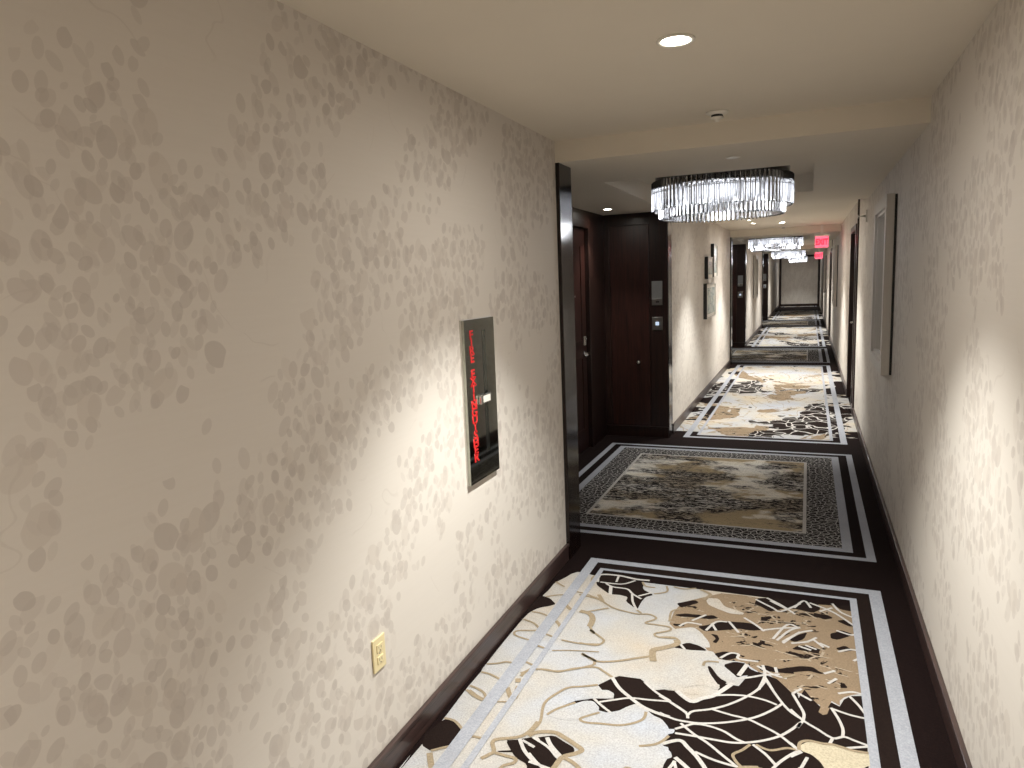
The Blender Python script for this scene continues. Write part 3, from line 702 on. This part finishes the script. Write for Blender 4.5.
# nearest field, drawn shape by shape
zz = 0.0008
rect(XL, XR, 1.25, 3.94, zz, 'brown')
def patch(pts, key, z):
    tri = tessellate_polygon([[Vector((x, y, 0)) for x, y in pts]])
    b = [(x, y, z) for x, y in pts]
    ts = []
    for t in tri:
        a, c, d = (Vector((pts[i][0], pts[i][1], 0)) for i in t)
        ts.append(tuple(t) if (c - a).cross(d - a).z > 0 else (t[0], t[2], t[1]))
    fl.faces(b, ts, key)
def smooth_closed(pts, it=1):
    for _ in range(it):
        q = []
        for i in range(len(pts)):
            a, b = Vector(pts[i]), Vector(pts[(i + 1) % len(pts)])
            q.append(tuple(a.lerp(b, 0.16))); q.append(tuple(a.lerp(b, 0.84)))
        pts = q
    return pts
def catmull(pts, sub=5):
    p = [Vector(q) for q in pts]
    if len(p) < 3: return p
    out = []
    for i in range(len(p) - 1):
        a = p[max(i - 1, 0)]; b = p[i]; c = p[i + 1]; d = p[min(i + 2, len(p) - 1)]
        for j in range(sub):
            t = j / sub
            out.append(0.5 * ((2 * b) + (c - a) * t + (2 * a - 5 * b + 4 * c - d) * t * t + (3 * b - a - 3 * c + d) * t ** 3))
    out.append(p[-1]); return out
def ribbon(pts, w, key, z):
    p = catmull(pts)
    L_, R_ = [], []
    for i, q in enumerate(p):
        d = p[min(i + 1, len(p) - 1)] - p[max(i - 1, 0)]
        if d.length < 1e-6: continue
        nrm = Vector((-d.y, d.x)).normalized() * (w / 2)
        L_.append((q.x + nrm.x, q.y + nrm.y, z)); R_.append((q.x - nrm.x, q.y - nrm.y, z))
    n_ = len(L_)
    fl.faces(L_ + R_, [(i, n_ + i, n_ + i + 1, i + 1) for i in range(n_ - 1)], key)
for key, pts in PATCHES:
    zz += 0.00002
    patch(pts if key in ('tan',) or len(pts) > 45 else smooth_closed(pts), 'dark' if key == 'darkf' else key, zz)
for key, w, pts in LINES:
    zz += 0.00001
    ribbon(pts, w, key, zz)
zz += 0.0001
rect(0.253, 0.313, 1.25, 3.775, zz, 'dark'); rect(-1.110, 0.313, 3.775, 3.850, zz, 'dark')
rect(0.371, XR, 1.25, 3.94, zz, 'brown')
zz += 0.0001
rect(-1.171, -1.114, 1.25, 3.850, zz, 'stripe'); rect(0.313, 0.371, 1.25, 3.850, zz, 'stripe'); rect(-1.171, 0.371, 3.850, 3.907, zz, 'stripe')
rect(-1.078, -1.052, 1.25, 3.748, zz, 'stripe'); rect(0.220, 0.252, 1.25, 3.748, zz, 'stripe'); rect(-1.078, 0.252, 3.748, 3.775, zz, 'stripe')
struct(fl, 'floor')

# ---- ceiling: high runs between lowered alcove fields with a shallow tray above each chandelier
ce = Mesh()
TX0, TX1, TY0, TY1 = -1.29, 0.02, 4.82, 6.48
TZ = H + 0.03
prev = YBACK
for k in range(3):
    d = k * P
    y0, y1 = YB + d, YE + d
    ce.face([(XL, prev, H), (XL, y0, H), (XR, y0, H), (XR, prev, H)], 'ceiling')
    ce.face([(XL, y0, H2), (XR, y0, H2), (XR, y0, H), (XL, y0, H)], 'ceiling')
    ce.face([(XL, y1, H2), (XL, y1, H), (XR, y1, H), (XR, y1, H2)], 'ceiling')
    def low(x0, x1, a, b): ce.face([(x0, a, H2), (x0, b, H2), (x1, b, H2), (x1, a, H2)], 'ceiling')
    ty0, ty1 = TY0 + d, TY1 + d
    low(XL, XR, y0, ty0); low(XL, XR, ty1, y1); low(XL, TX0, ty0, ty1); low(TX1, XR, ty0, ty1)
    low(XA - 0.05, XL, A0 + d, A1 + d)
    ce.face([(TX0, ty0, TZ), (TX0, ty1, TZ), (TX1, ty1, TZ), (TX1, ty0, TZ)], 'ceiling')
    for a, b in (((TX0, ty0), (TX0, ty1)), ((TX0, ty1), (TX1, ty1)), ((TX1, ty1), (TX1, ty0)), ((TX1, ty0), (TX0, ty0))):
        ce.face([(a[0], a[1], H2), (b[0], b[1], H2), (b[0], b[1], TZ), (a[0], a[1], TZ)], 'ceiling')
    prev = y1
ce.face([(XL, prev, H), (XL, YEND, H), (XR, YEND, H), (XR, prev, H)], 'ceiling')
struct(ce, 'ceiling')

# ---- walls
PIL = 0.20
def wall_box(x0, x1, y0, y1, z0, z1, name, key='wallpaper'):
    m = Mesh(); m.box(x0, x1, y0, y1, z0, z1, key); return struct(m, name)
TOP = H + 0.06
segs = [(YBACK, 3.850)] + [(A1 + PIL + k * P, (3.850 + (k + 1) * P) if k < 2 else YEND) for k in range(3)]
for i, (a, b) in enumerate(segs):
    m = Mesh(); m.box(XL - 0.12, XL, a, b, 0, TOP, 'wallpaper'); struct(m, 'wall_left')
    m = Mesh(); m.box(XL, XL + 0.014, a, b, 0.0, 0.082, 'wood_base', 0.002); m.box(XL, XL + 0.019, a, b, 0.082, 0.100, 'wood_base', 0.003)
    struct(m, 'baseboard_left')
# right wall with the openings of its doors
DR0, DR1, DRZ = 9.13, 10.15, 2.12
m = Mesh(); prev = YBACK
bm_ = Mesh()
for k in range(3):
    a, b = DR0 + k * P, DR1 + k * P
    m.box(XR, XR + 0.12, prev, a, 0, TOP, 'wallpaper'); m.box(XR, XR + 0.12, a, b, DRZ, TOP, 'wallpaper')
    bm_.box(XR - 0.014, XR, prev, a - 0.06, 0.0, 0.082, 'wood_base', 0.002); bm_.box(XR - 0.019, XR, prev, a - 0.06, 0.082, 0.100, 'wood_base', 0.003)
    prev = b
m.box(XR, XR + 0.12, prev, YEND, 0, TOP, 'wallpaper'); struct(m, 'wall_right')
prevs = [(DR1 + k * P + 0.06, (DR0 + (k + 1) * P) if k < 2 else YEND) for k in range(3)]
struct(bm_, 'baseboard_right')
wall_box(XL - 0.12, XR + 0.12, YEND, YEND + 0.12, 0, TOP, 'wall_end')
wall_box(XL - 0.12, XR + 0.12, YBACK - 0.12, YBACK, 0, TOP, 'wall_back')
m = Mesh(); m.box(XL, XR, YEND - 0.02, YEND, 0, 0.11, 'wood', 0.003); m.box(XL + 0.0, XL + 0.10, YEND - 0.03, YEND, 0.11, H, 'wood'); m.box(XR - 0.10, XR, YEND - 0.03, YEND, 0.11, H, 'wood')
m.box(XL + 0.10, XR - 0.10, YEND - 0.03, YEND, H - 0.10, H, 'wood'); struct(m, 'trim_5')

# ---- door alcoves on the left
door_n = 1
for k in range(3):
    d = k * P
    # polished posts either side of the alcove
    m = Mesh(); m.box(XL - 0.14, XL + 0.022, 3.850 + d, A0 + d, 0, H2, 'wood_polished', 0.003); struct(m, 'trim_1')
    m = Mesh(); m.box(XL - 0.14, XL + 0.006, A1 + d, A1 + PIL + d, 0, H2, 'wood_polished', 0.003)
    m.box(XL - 0.14, XL, A1 + d, A1 + PIL + d, H2, TOP, 'wallpaper'); struct(m, 'trim_2')
    m = Mesh(); m.box(XL - 0.14, XL, 3.850 + d, A0 + d, H2, TOP, 'wallpaper'); struct(m, 'wall_left')
    # alcove walls, panelled in dark wood
    dy0, dy1, dz = 5.74 + d, 6.66 + d, 2.13
    m = Mesh()
    m.box(XA - 0.12, XA, A0 + d, dy0 - 0.02, 0, H2, 'wood'); m.box(XA - 0.12, XA, dy1 + 0.02, A1 + d, 0, H2, 'wood'); m.box(XA - 0.12, XA, dy0 - 0.02, dy1 + 0.02, dz + 0.01, H2, 'wood')
    struct(m, 'wall_alcove_back')
    m = Mesh(); m.box(XA - 0.12, XL - 0.14, A0 - 0.12 + d, A0 + d, 0, H2, 'wood'); struct(m, 'wall_alcove_near')
    # side facing the camera: fixed panel, closet door, base
    m = Mesh(); m.box(XA - 0.12, XL - 0.14, A1 + 0.012 + d, A1 + 0.12 + d, 0, H2, 'wood')
    m.box(XA, -1.905, A1 + d, A1 + 0.012 + d, 0.11, H2, 'wood', 0.002)
    m.box(-1.485, XL - 0.002, A1 - 0.006 + d, A1 + 0.012 + d, 0.11, H2, 'wood', 0.002)
    m.box(-1.905, -1.485, A1 + d, A1 + 0.012 + d, 2.18, H2, 'wood', 0.002)
    struct(m, 'wall_alcove_far')
    m = Mesh(); m.box(XA, XL, A1 - 0.016 + d, A1 + 0.012 + d, 0.0, 0.095, 'wood', 0.003); m.box(XA, XL, A1 - 0.022 + d, A1 + 0.012 + d, 0.095, 0.11, 'wood', 0.003)
    struct(m, 'baseboard_alcove')
    cd = Mesh(); cd.box(-1.897, -1.493, A1 - 0.004 + d, A1 + 0.010 + d, 0.115, 2.175, 'wood_door', 0.003)
    cdo = struct(cd, 'door_%d' % door_n)
    kb = Mesh(); kb.lathe((-1.608, A1 - 0.004 + d, 0.785), [(0.008, 0.0), (0.007, -0.012), (0.015, -0.020), (0.017, -0.028), (0.012, -0.034), (0.0, -0.036)], 'nickel', 20, 'y')
    kb.build('door_knob', cdo)
    # guest room door
    m = Mesh(); m.box(XA - 0.075, XA - 0.030, dy0, dy1, 0.008, dz, 'wood_door', 0.003)
    for (a, b, c, e) in ((0.14, 0.78, 0.20, 0.92), (0.14, 0.78, 1.06, 1.98)):
        # raised frame mouldings
        y0_, y1_ = dy0 + a, dy0 + b
        m.box(XA - 0.031, XA - 0.022, y0_, y1_, c, c + 0.018, 'wood_door'); m.box(XA - 0.031, XA - 0.022, y0_, y1_, e - 0.018, e, 'wood_door')
        m.box(XA - 0.031, XA - 0.022, y0_, y0_ + 0.018, c, e, 'wood_door'); m.box(XA - 0.031, XA - 0.022, y1_ - 0.018, y1_, c, e, 'wood_door')
    do = struct(m, 'door_%d' % (door_n + 1))
    m = Mesh(); m.box(XA - 0.09, XA + 0.012, dy0 - 0.075, dy0 - 0.002, 0, dz + 0.07, 'wood', 0.003); m.box(XA - 0.09, XA + 0.012, dy1 + 0.002, dy1 + 0.075, 0, dz + 0.07, 'wood', 0.003)
    m.box(XA - 0.09, XA + 0.012, dy0 - 0.002, dy1 + 0.002, dz + 0.003, dz + 0.07, 'wood', 0.003); m.build('door_frame', do)
    hy = dy1 - 0.075
    m = Mesh(); m.lathe((XA - 0.030, hy, 0.94), [(0.027, 0.0), (0.027, 0.008), (0.012, 0.012), (0.011, 0.045)], 'chrome', 24, 'x')
    m.tube([(XA + 0.012, hy, 0.94), (XA + 0.016, hy - 0.02, 0.94), (XA + 0.018, hy - 0.14, 0.938)], [0.010, 0.010, 0.008], 'chrome'); m.build('door_handle', do)
    m = Mesh(); m.box(XA - 0.032, XA - 0.016, hy - 0.022, hy + 0.022, 1.025, 1.11, 'nickel', 0.004); m.lathe((XA - 0.016, hy, 1.085), [(0.013, 0.0), (0.012, 0.008), (0.0, 0.010)], 'chrome', 16, 'x'); m.build('door_lock', do)
    m = Mesh(); m.lathe((XA - 0.030, (dy0 + dy1) / 2 + 0.12, 1.50), [(0.009, 0.0), (0.008, 0.004), (0.0, 0.005)], 'nickel', 16, 'x'); m.build('peephole', do)
    door_n += 2

# ---- doors and posts on the right
for k in range(3):
    d = k * P
    m = Mesh(); m.box(XR - 0.018, XR + 0.001, 8.745 + d, 8.80 + d, 0, H, 'wood', 0.002); struct(m, 'trim_3')
    m = Mesh(); m.box(XR + 0.05, XR + 0.095, DR0 + 0.03 + d, DR1 - 0.03 + d, 0.008, DRZ - 0.03, 'wood', 0.003); do = struct(m, 'door_%d' % (7 + k))
    m = Mesh(); m.box(XR - 0.014, XR + 0.11, DR0 - 0.04 + d, DR0 + 0.03 + d, 0, DRZ + 0.04, 'wood', 0.002); m.box(XR - 0.014, XR + 0.11, DR1 - 0.03 + d, DR1 + 0.04 + d, 0, DRZ + 0.04, 'wood', 0.002)
    m.box(XR - 0.014, XR + 0.11, DR0 + 0.03 + d, DR1 - 0.03 + d, DRZ - 0.03, DRZ + 0.04, 'wood', 0.002); m.build('door_frame', do)
    m = Mesh(); m.lathe((XR + 0.05, DR1 - 0.11 + d, 0.98), [(0.026, 0.0), (0.026, -0.008), (0.011, -0.012), (0.010, -0.045)], 'nickel', 20, 'x')
    m.tube([(XR + 0.008, DR1 - 0.11 + d, 0.98), (XR + 0.006, DR1 - 0.24 + d, 0.98)], 0.008, 'nickel'); m.build('door_handle', do)

# ================================================================== THINGS
# ---- recessed downlights
def spot(parent, watts, z, size=92, blend=0.58, share=None):
    li = bpy.data.lights.new('downlight_lamp', 'SPOT'); li.energy = watts; li.spot_size = math.radians(size); li.spot_blend = blend
    li.shadow_soft_size = 0.035; li.color = LAMP_COLOUR
    o = bpy.data.objects.new('lamp', li); COL.objects.link(o); o.parent = parent; o.location = (0, 0, z)
    li = bpy.data.lights.new('downlight_spill', 'SPOT'); li.energy = watts * (WIDE_SHARE if share is None else share); li.spot_size = math.radians(176); li.spot_blend = 1.0
    li.shadow_soft_size = 0.035; li.color = SPILL_COLOUR
    o = bpy.data.objects.new('lamp_spill', li); COL.objects.link(o); o.parent = parent; o.location = (0, 0, z)
def downlight(x, y, z, r, label, watts, group='recessed ceiling downlights', size=92, share=None):
    t = thing('downlight', (x, y, z), label, 'ceiling light', group)
    m = Mesh(); m.lathe((0, 0, 0), [(r, -0.0005), (r, -0.004), (r * 0.93, -0.007), (r * 0.74, -0.005), (r * 0.72, -0.0005)], 'white', 40, closed=True); m.build('trim_ring', t)
    m = Mesh(); m.lathe((0, 0, 0), [(r * 0.72, -0.0008), (r * 0.70, -0.003), (0.0, -0.0035)], 'lens', 40); m.build('lens', t)
    spot(t, watts, -0.012, size, share=share)
    return t
W_ = DOWNLIGHT_WATTS
downlight(-0.412, 2.466, H, 0.062, 'round recessed downlight glowing in the ceiling nearest the viewer', W_)
downlight(-0.412, -1.00, H, 0.062, 'round recessed downlight behind the viewer', W_, share=0.55)
for k in range(3):
    d = k * P
    where = ('first', 'second', 'third')[k]
    downlight(-0.39, 8.45 + d, H, 0.062, 'round recessed downlight just past the %s lowered ceiling' % where, W_)
    downlight(-0.39, 11.95 + d if k < 2 else 35.3, H, 0.062, ('round recessed downlight in the middle of the bright ceiling behind the large chandelier', 'round recessed downlight in the bright ceiling behind the second chandelier', 'round recessed downlight in the last bright ceiling before the end wall')[k], W_ if k < 2 else W_ * 0.4)
    downlight(-1.746, 6.63 + d, H2, 0.05, 'small recessed downlight over the %s alcove door' % where, 8, size=84)
downlight(-0.80, 10.90, H, 0.045, 'small recessed downlight washing the framed pictures, the nearer of the two', 9)
downlight(-0.80, 11.70, H, 0.045, 'small recessed downlight beside the middle one, the farther picture light', 9)

# ---- chandeliers
def rod_mesh(h):
    m = Mesh()
    r = 0.0155; pts = []; fs = []
    prof = [(r * 0.6, 0.0), (r, 0.008), (r, h - 0.012), (0.2 * r, h)]
    n = 6
    for rr, zz_ in prof:
        for i in range(n):
            a = 2 * PI * i / n; q = rr * (1.0 if i % 2 == 0 else 0.62)
            pts.append((q * math.cos(a), q * math.sin(a), -zz_))
    for j in range(3):
        for i in range(n):
            fs.append((j * n + i, (j + 1) * n + i, (j + 1) * n + (i + 1) % n, j * n + (i + 1) % n))
    fs.append(tuple(range(n))); fs.append(tuple(3 * n + i for i in range(n))[::-1])
    return pts, fs
CXC, CYC = -0.618, 5.65
TIERS = ((0.495, 88, -0.028, 0.220), (0.440, 84, -0.090, 0.215))     # radius, rods, top offset from z = 2.365, length
def chandelier(loc, label, detailed):
    t = thing('crystal_chandelier', loc, label, 'chandelier', 'round crystal chandeliers')     # origin at tray ceiling
    m = Mesh()
    m.lathe((0, 0, 0), [(0.470, -0.002), (0.482, -0.004), (0.482, -0.138), (0.474, -0.140), (0.474, -0.008)], 'black_glass', 64, closed=True)
    m.build('canopy_ring', t)
    m = Mesh(); m.lathe((0, 0, 0), [(0.473, -0.012), (0.473, -0.020), (0.0, -0.020)], 'chrome', 64, smooth=False); m.build('canopy_plate', t)
    m = Mesh(); m.lathe((0, 0, 0), [(0.428, -0.120), (0.436, -0.120), (0.436, -0.140), (0.428, -0.140)], 'chrome', 64, closed=True)
    m.lathe((0, 0, 0), [(0.428, -0.160), (0.424, -0.160), (0.424, -0.168), (0.428, -0.168)], 'chrome', 64, closed=True); m.build('rod_frame', t)
    lamps = Mesh()
    for i in range(14):
        a = 2 * PI * i / 14
        c = (0.37 * math.cos(a), 0.37 * math.sin(a), 0)
        lamps = Mesh(); lamps.lathe(c, [(0.013, -0.020), (0.016, -0.12), (0.034, -0.145), (0.042, -0.185), (0.032, -0.225), (0.0, -0.245)], 'led', 14); lamps.build('lamp', t)
    li = bpy.data.lights.new('chandelier_light', 'POINT'); li.energy = 1.2; li.shadow_soft_size = 0.12; li.color = (0.93, 0.95, 1.0)
    lo = bpy.data.objects.new('chandelier_light', li); COL.objects.link(lo); lo.parent = t; lo.location = (0, 0, -0.34)
    rods = []
    for r, n, z0, h in TIERS:
        for i in range(n):
            a = 2 * PI * (i + 0.5) / n
            rods.append((r, a, z0 - 0.060, h))
    if detailed:
        meshes = {}
        for _, _, _, h in rods:
            if h not in meshes:
                pts, fs = rod_mesh(h); mm = Mesh(); mm.faces(pts, fs, 'crystal'); ob = mm.build('crystal_rod', t); meshes[h] = ob
        firsts = dict(meshes)
        wx, wy = loc[0], loc[1]
        rods.sort(key=lambda q: math.hypot(wx + q[0] * math.cos(q[1]), wy + q[0] * math.sin(q[1])))
        for q in rods[:100]:
            o = firsts.pop(q[3], None)
            if o is None:
                o = meshes[q[3]].copy(); COL.objects.link(o); o.parent = t
            o.location = (q[0] * math.cos(q[1]), q[0] * math.sin(q[1]), q[2]); o.rotation_euler = (0, 0, q[1])
        rest = rods[100:]
    else: rest = rods
    mm = Mesh()
    for r, a, z, h in rest:
        pts, fs = rod_mesh(h); ca, sa = math.cos(a), math.sin(a)
        mm.faces([(r * ca + x * ca - y * sa, r * sa + x * sa + y * ca, z + zq) for x, y, zq in pts], fs, 'crystal')
    o = mm.build('crystal_rods', t); o['kind'] = 'stuff'
    return t
chandelier((CXC, CYC, TZ), 'large round crystal rod chandelier nearest the viewer under the first lowered ceiling', True)
far = chandelier((CXC, CYC + P, TZ), 'second crystal chandelier along the corridor, the larger of the far ones', False)
copy_tree(far, (CXC, CYC + 2 * P, TZ), 'third crystal chandelier along the corridor, between two exit signs')
copy_tree(far, (-0.45, 34.4, H), 'smallest and farthest crystal chandelier in front of the end wall')
for o in bpy.data.objects:
    if o.get('category') == 'chandelier' and o.location.y > 30: o.scale = (0.75, 0.75, 1)

# ---- ceiling sensor, sprinkler cover plates
def sensor(y, label):
    t = thing('smoke_detector', (-0.413, y, H), label, 'smoke detector', 'ceiling detectors')
    m = Mesh(); m.lathe((0, 0, 0), [(0.052, -0.0005), (0.052, -0.006), (0.040, -0.012), (0.032, -0.014), (0.0, -0.014)], 'white', 36); m.build('base_plate', t)
    m = Mesh(); m.lathe((0, 0, 0), [(0.026, -0.0142), (0.028, -0.024)], 'black', 36); m.build('vent_ring', t)
    m = Mesh(); m.lathe((0, 0, 0), [(0.031, -0.0245), (0.030, -0.030), (0.012, -0.035), (0.008, -0.044), (0.0, -0.046)], 'white', 36); m.build('sensor_cap', t)
for k in range(3):
    sensor(3.612 + k * P, 'round off-white ceiling detector with a dark slot before the %s lowered ceiling' % ('nearest', 'second', 'third')[k])
    m = Mesh(); m.lathe((0, 0, 0), [(0.040, -0.0005), (0.040, -0.003), (0.034, -0.006), (0.0, -0.006)], 'white', 32)
    tagged(m.build('sprinkler_cover', loc=(-0.402, 4.273 + k * P, H2)), label='flat round sprinkler cover plate in the %s lowered ceiling' % ('nearest', 'second', 'third')[k], category='sprinkler', group='sprinkler cover plates')
    t = thing('wall_sprinkler', (XR, 7.65 + k * P, 2.143), 'sidewall sprinkler head high on the right wall past the %s mirror' % ('nearest', 'second', 'third')[k], 'sprinkler', 'sidewall sprinklers')
    m = Mesh(); m.lathe((0, 0, 0), [(0.058, -0.0005), (0.058, -0.006), (0.036, -0.014), (0.014, -0.012), (0.014, -0.001)], 'white', 28, 'x', closed=True); m.build('wall_plate', t)
    m = Mesh(); m.lathe((0, 0, 0), [(0.011, -0.012), (0.010, -0.045), (0.005, -0.048), (0.005, -0.062), (0.0, -0.062)], 'nickel', 20, 'x')
    m.box(-0.075, -0.045, -0.016, -0.013, -0.004, 0.004, 'nickel'); m.box(-0.075, -0.045, 0.013, 0.016, -0.004, 0.004, 'nickel'); m.build('nozzle', t)
    m = Mesh(); m.box(-0.078, -0.074, -0.018, 0.018, -0.016, 0.016, 'nickel', 0.001); m.build('deflector', t)

# ---- fire extinguisher cabinet in the left wall
t = thing('fire_extinguisher_cabinet', (XL, 2.73, 0.815), 'tall narrow steel fire extinguisher cabinet with red lettering set in the left wall', 'fire extinguisher cabinet')
m = Mesh(); m.box(-0.001, 0.008, -0.150, 0.150, -0.002, 0.692, 'nickel', 0.002); m.build('wall_frame', t)
m = Mesh()
cy0, cy1, sy0, sy1, cz0, cz1, sz0, sz1 = -0.148, 0.148, 0.018, 0.056, 0.0, 0.690, 0.110, 0.641
for (a, b, c, e) in ((cy0, sy0, cz0, cz1), (sy1, cy1, cz0, cz1), (sy0, sy1, cz0, sz0), (sy0, sy1, sz1, cz1)):
    m.box(0.008, 0.020, a, b, c, e, 'steel')
dr = m.build('door', t)
m = Mesh(); m.box(0.0085, 0.012, sy0, sy1, sz0, sz1, 'black_glass'); m.build('window_slot', dr)
m = Mesh(); m.box(0.020, 0.034, -0.040, 0.062, 0.326, 0.368, 'chrome', 0.003); m.box(0.034, 0.0348, -0.020, 0.050, 0.333, 0.361, 'white'); m.build('pull_handle', dr)
text('\n'.join('FIRE EXTINGUISHER'), 0.050, (0.0206, -0.085, 0.366), (PI / 2, 0, PI / 2), 'red', 'lettering', dr, line=0.65, sx=1.5)

# ---- power outlet
t = thing('power_outlet', (XL, 1.863, 0.444), 'ivory duplex power outlet low on the left wall', 'outlet')
m = Mesh(); m.box(0.0, 0.007, -0.036, 0.036, -0.058, 0.058, 'ivory', 0.003); m.build('cover_plate', t)
for s in (-1, 1):
    m = Mesh(); m.box(0.0065, 0.0095, -0.017, 0.017, s * 0.021 - 0.014, s * 0.021 + 0.014, 'ivory', 0.002); so = m.build('socket', t)
    m = Mesh(); m.box(0.0094, 0.0098, -0.0075, -0.0055, s * 0.021 - 0.003, s * 0.021 + 0.006, 'black'); m.box(0.0094, 0.0098, 0.0055, 0.0075, s * 0.021 - 0.003, s * 0.021 + 0.006, 'black')
    m.box(0.0094, 0.0098, -0.002, 0.002, s * 0.021 - 0.010, s * 0.021 - 0.006, 'black'); m.build('slots', so)
m = Mesh(); m.lathe((0.007, 0, 0), [(0.003, 0.0), (0.002, 0.001), (0.0, 0.001)], 'nickel', 12, 'x'); m.build('screw', t)

# ---- wall mirrors
def mirror(x, y0, y1, z0, z1, side, label, group):
    """side -1 hangs on the right wall facing -x, +1 on the left wall"""
    t = thing('wall_mirror', (x, (y0 + y1) / 2, z0), label, 'mirror', group)
    w = (y1 - y0) / 2; h = z1 - z0; s = side
    def bx(m, a, b, y_0, y_1, z_0, z_1, key, bev=0.0):
        a, b = sorted((s * a, s * b)); m.box(a, b, y_0, y_1, z_0, z_1, key, bev)
    m = Mesh(); bx(m, 0.0, 0.014, -w + 0.004, w - 0.004, 0.004, h - 0.004, 'black'); m.build('backing', t)
    m = Mesh(); fw = 0.075
    for (a, b, c, e) in ((-w, -w + fw, 0, h), (w - fw, w, 0, h), (-w + fw, w - fw, 0, fw), (-w + fw, w - fw, h - fw, h)):
        bx(m, 0.014, 0.062, a, b, c, e, 'frame', 0.003)
    for (a, b, c, e) in ((-w + fw, -w + fw + 0.02, fw, h - fw), (w - fw - 0.02, w - fw, fw, h - fw), (-w + fw, w - fw, fw, fw + 0.02), (-w + fw, w - fw, h - fw - 0.02, h - fw)):
        bx(m, 0.014, 0.046, a, b, c, e, 'frame', 0.002)
    m.build('frame', t)
    m = Mesh(); bx(m, 0.014, 0.030, -w + fw + 0.02, w - fw - 0.02, fw + 0.02, h - fw - 0.02, 'mirror'); m.build('glass', t)
for k in range(3):
    mirror(XR, 5.075 + k * P, 5.96 + k * P, 0.965, 2.105, -1, 'tall mirror in a pale deep frame on the right wall facing the %s alcove' % ('nearest', 'second', 'third')[k], 'pale framed mirrors')
mirror(XL, 19.35, 20.35, 1.0, 2.10, 1, 'tall pale-framed mirror on the left wall between the second and third alcove', 'pale framed mirrors')

# ---- cluster of three framed pictures on the left wall
def picture(y0, y1, z0, z1, label, mat=0.045):
    t = thing('framed_picture', (XL, (y0 + y1) / 2, z0), label, 'picture', 'framed pictures on the left wall')
    w = (y1 - y0) / 2; h = z1 - z0; fw = 0.016
    m = Mesh()
    for (a, b, c, e) in ((-w, -w + fw, 0, h), (w - fw, w, 0, h), (-w + fw, w - fw, 0, fw), (-w + fw, w - fw, h - fw, h)):
        m.box(0.0, 0.046, a, b, c, e, 'black'); m.box(0.046, 0.049, a, b, c, e, 'frame')
    m.build('frame', t)
    m = Mesh(); m.box(0.002, 0.040, -w + fw, w - fw, fw, h - fw, 'white'); m.build('mount', t)
    m = Mesh(); m.box(0.040, 0.0412, -w + fw + mat, w - fw - mat, fw + mat, h - fw - mat, 'art'); m.build('print', t)
picture(9.90, 10.85, 1.055, 1.535, 'wide black-edged framed picture, lowest of the cluster of three')
picture(10.02, 10.56, 1.595, 1.895, 'small black-edged framed picture above the wide one, left of the tall one')
picture(10.68, 11.08, 1.615, 2.09, 'tall black-edged framed picture, highest of the cluster of three')

# ---- door sign and bell plates on the alcove panels
for k in range(3):
    d = k * P; where = ('nearest', 'second', 'third')[k]
    t = thing('room_sign', (-1.412, A1 - 0.006 + d, 1.488), 'grey rectangular room sign on the dark panel of the %s alcove, above the bell plate' % where, 'sign', 'room signs')
    m = Mesh(); m.box(-0.053, 0.053, -0.010, 0.0, -0.121, 0.121, 'grey_plate', 0.002); m.build('sign_panel', t)
    m = Mesh(); m.box(-0.053, 0.053, -0.012, -0.009, -0.121, -0.058, 'nickel', 0.001); m.box(-0.012, 0.022, -0.0128, -0.0118, -0.094, -0.082, 'black'); m.build('nameplate', t)
    t = thing('door_bell', (-1.412, A1 - 0.006 + d, 1.181), 'square grey door bell plate with a small glowing button in the %s alcove' % where, 'door bell', 'door bell plates')
    m = Mesh(); m.box(-0.053, 0.053, -0.009, 0.0, -0.066, 0.066, 'nickel', 0.002); m.build('wall_plate', t)
    m = Mesh(); m.box(-0.018, 0.018, -0.012, -0.0085, -0.018, 0.018, 'bell_glow', 0.002); m.build('button', t)

# ---- exit signs hanging from the ceiling
def exit_sign(x, y, z, label):
    t = thing('exit_sign', (x, y, z), label, 'exit sign', 'red exit signs')
    m = Mesh(); m.box(-0.125, 0.125, -0.022, 0.022, 0.190, 0.215, 'white', 0.003)
    m.box(-0.02, 0.02, -0.01, 0.01, 0.215, H - z, 'white'); m.build('mount', t)
    m = Mesh(); m.box(-0.105, 0.105, -0.006, 0.006, 0.0, 0.190, 'pink_glow', 0.002); p_ = m.build('panel', t)
    text('EXIT', 0.135, (0, -0.0075, 0.092), (PI / 2, 0, 0), 'red_glow', 'lettering', p_, sx=0.70)
exit_sign(0.193, 13.25, 2.030, 'glowing red EXIT sign hanging before the second lowered ceiling, the nearer one')
exit_sign(0.262, 22.85, 1.985, 'glowing red EXIT sign farther along the corridor, the smaller one')
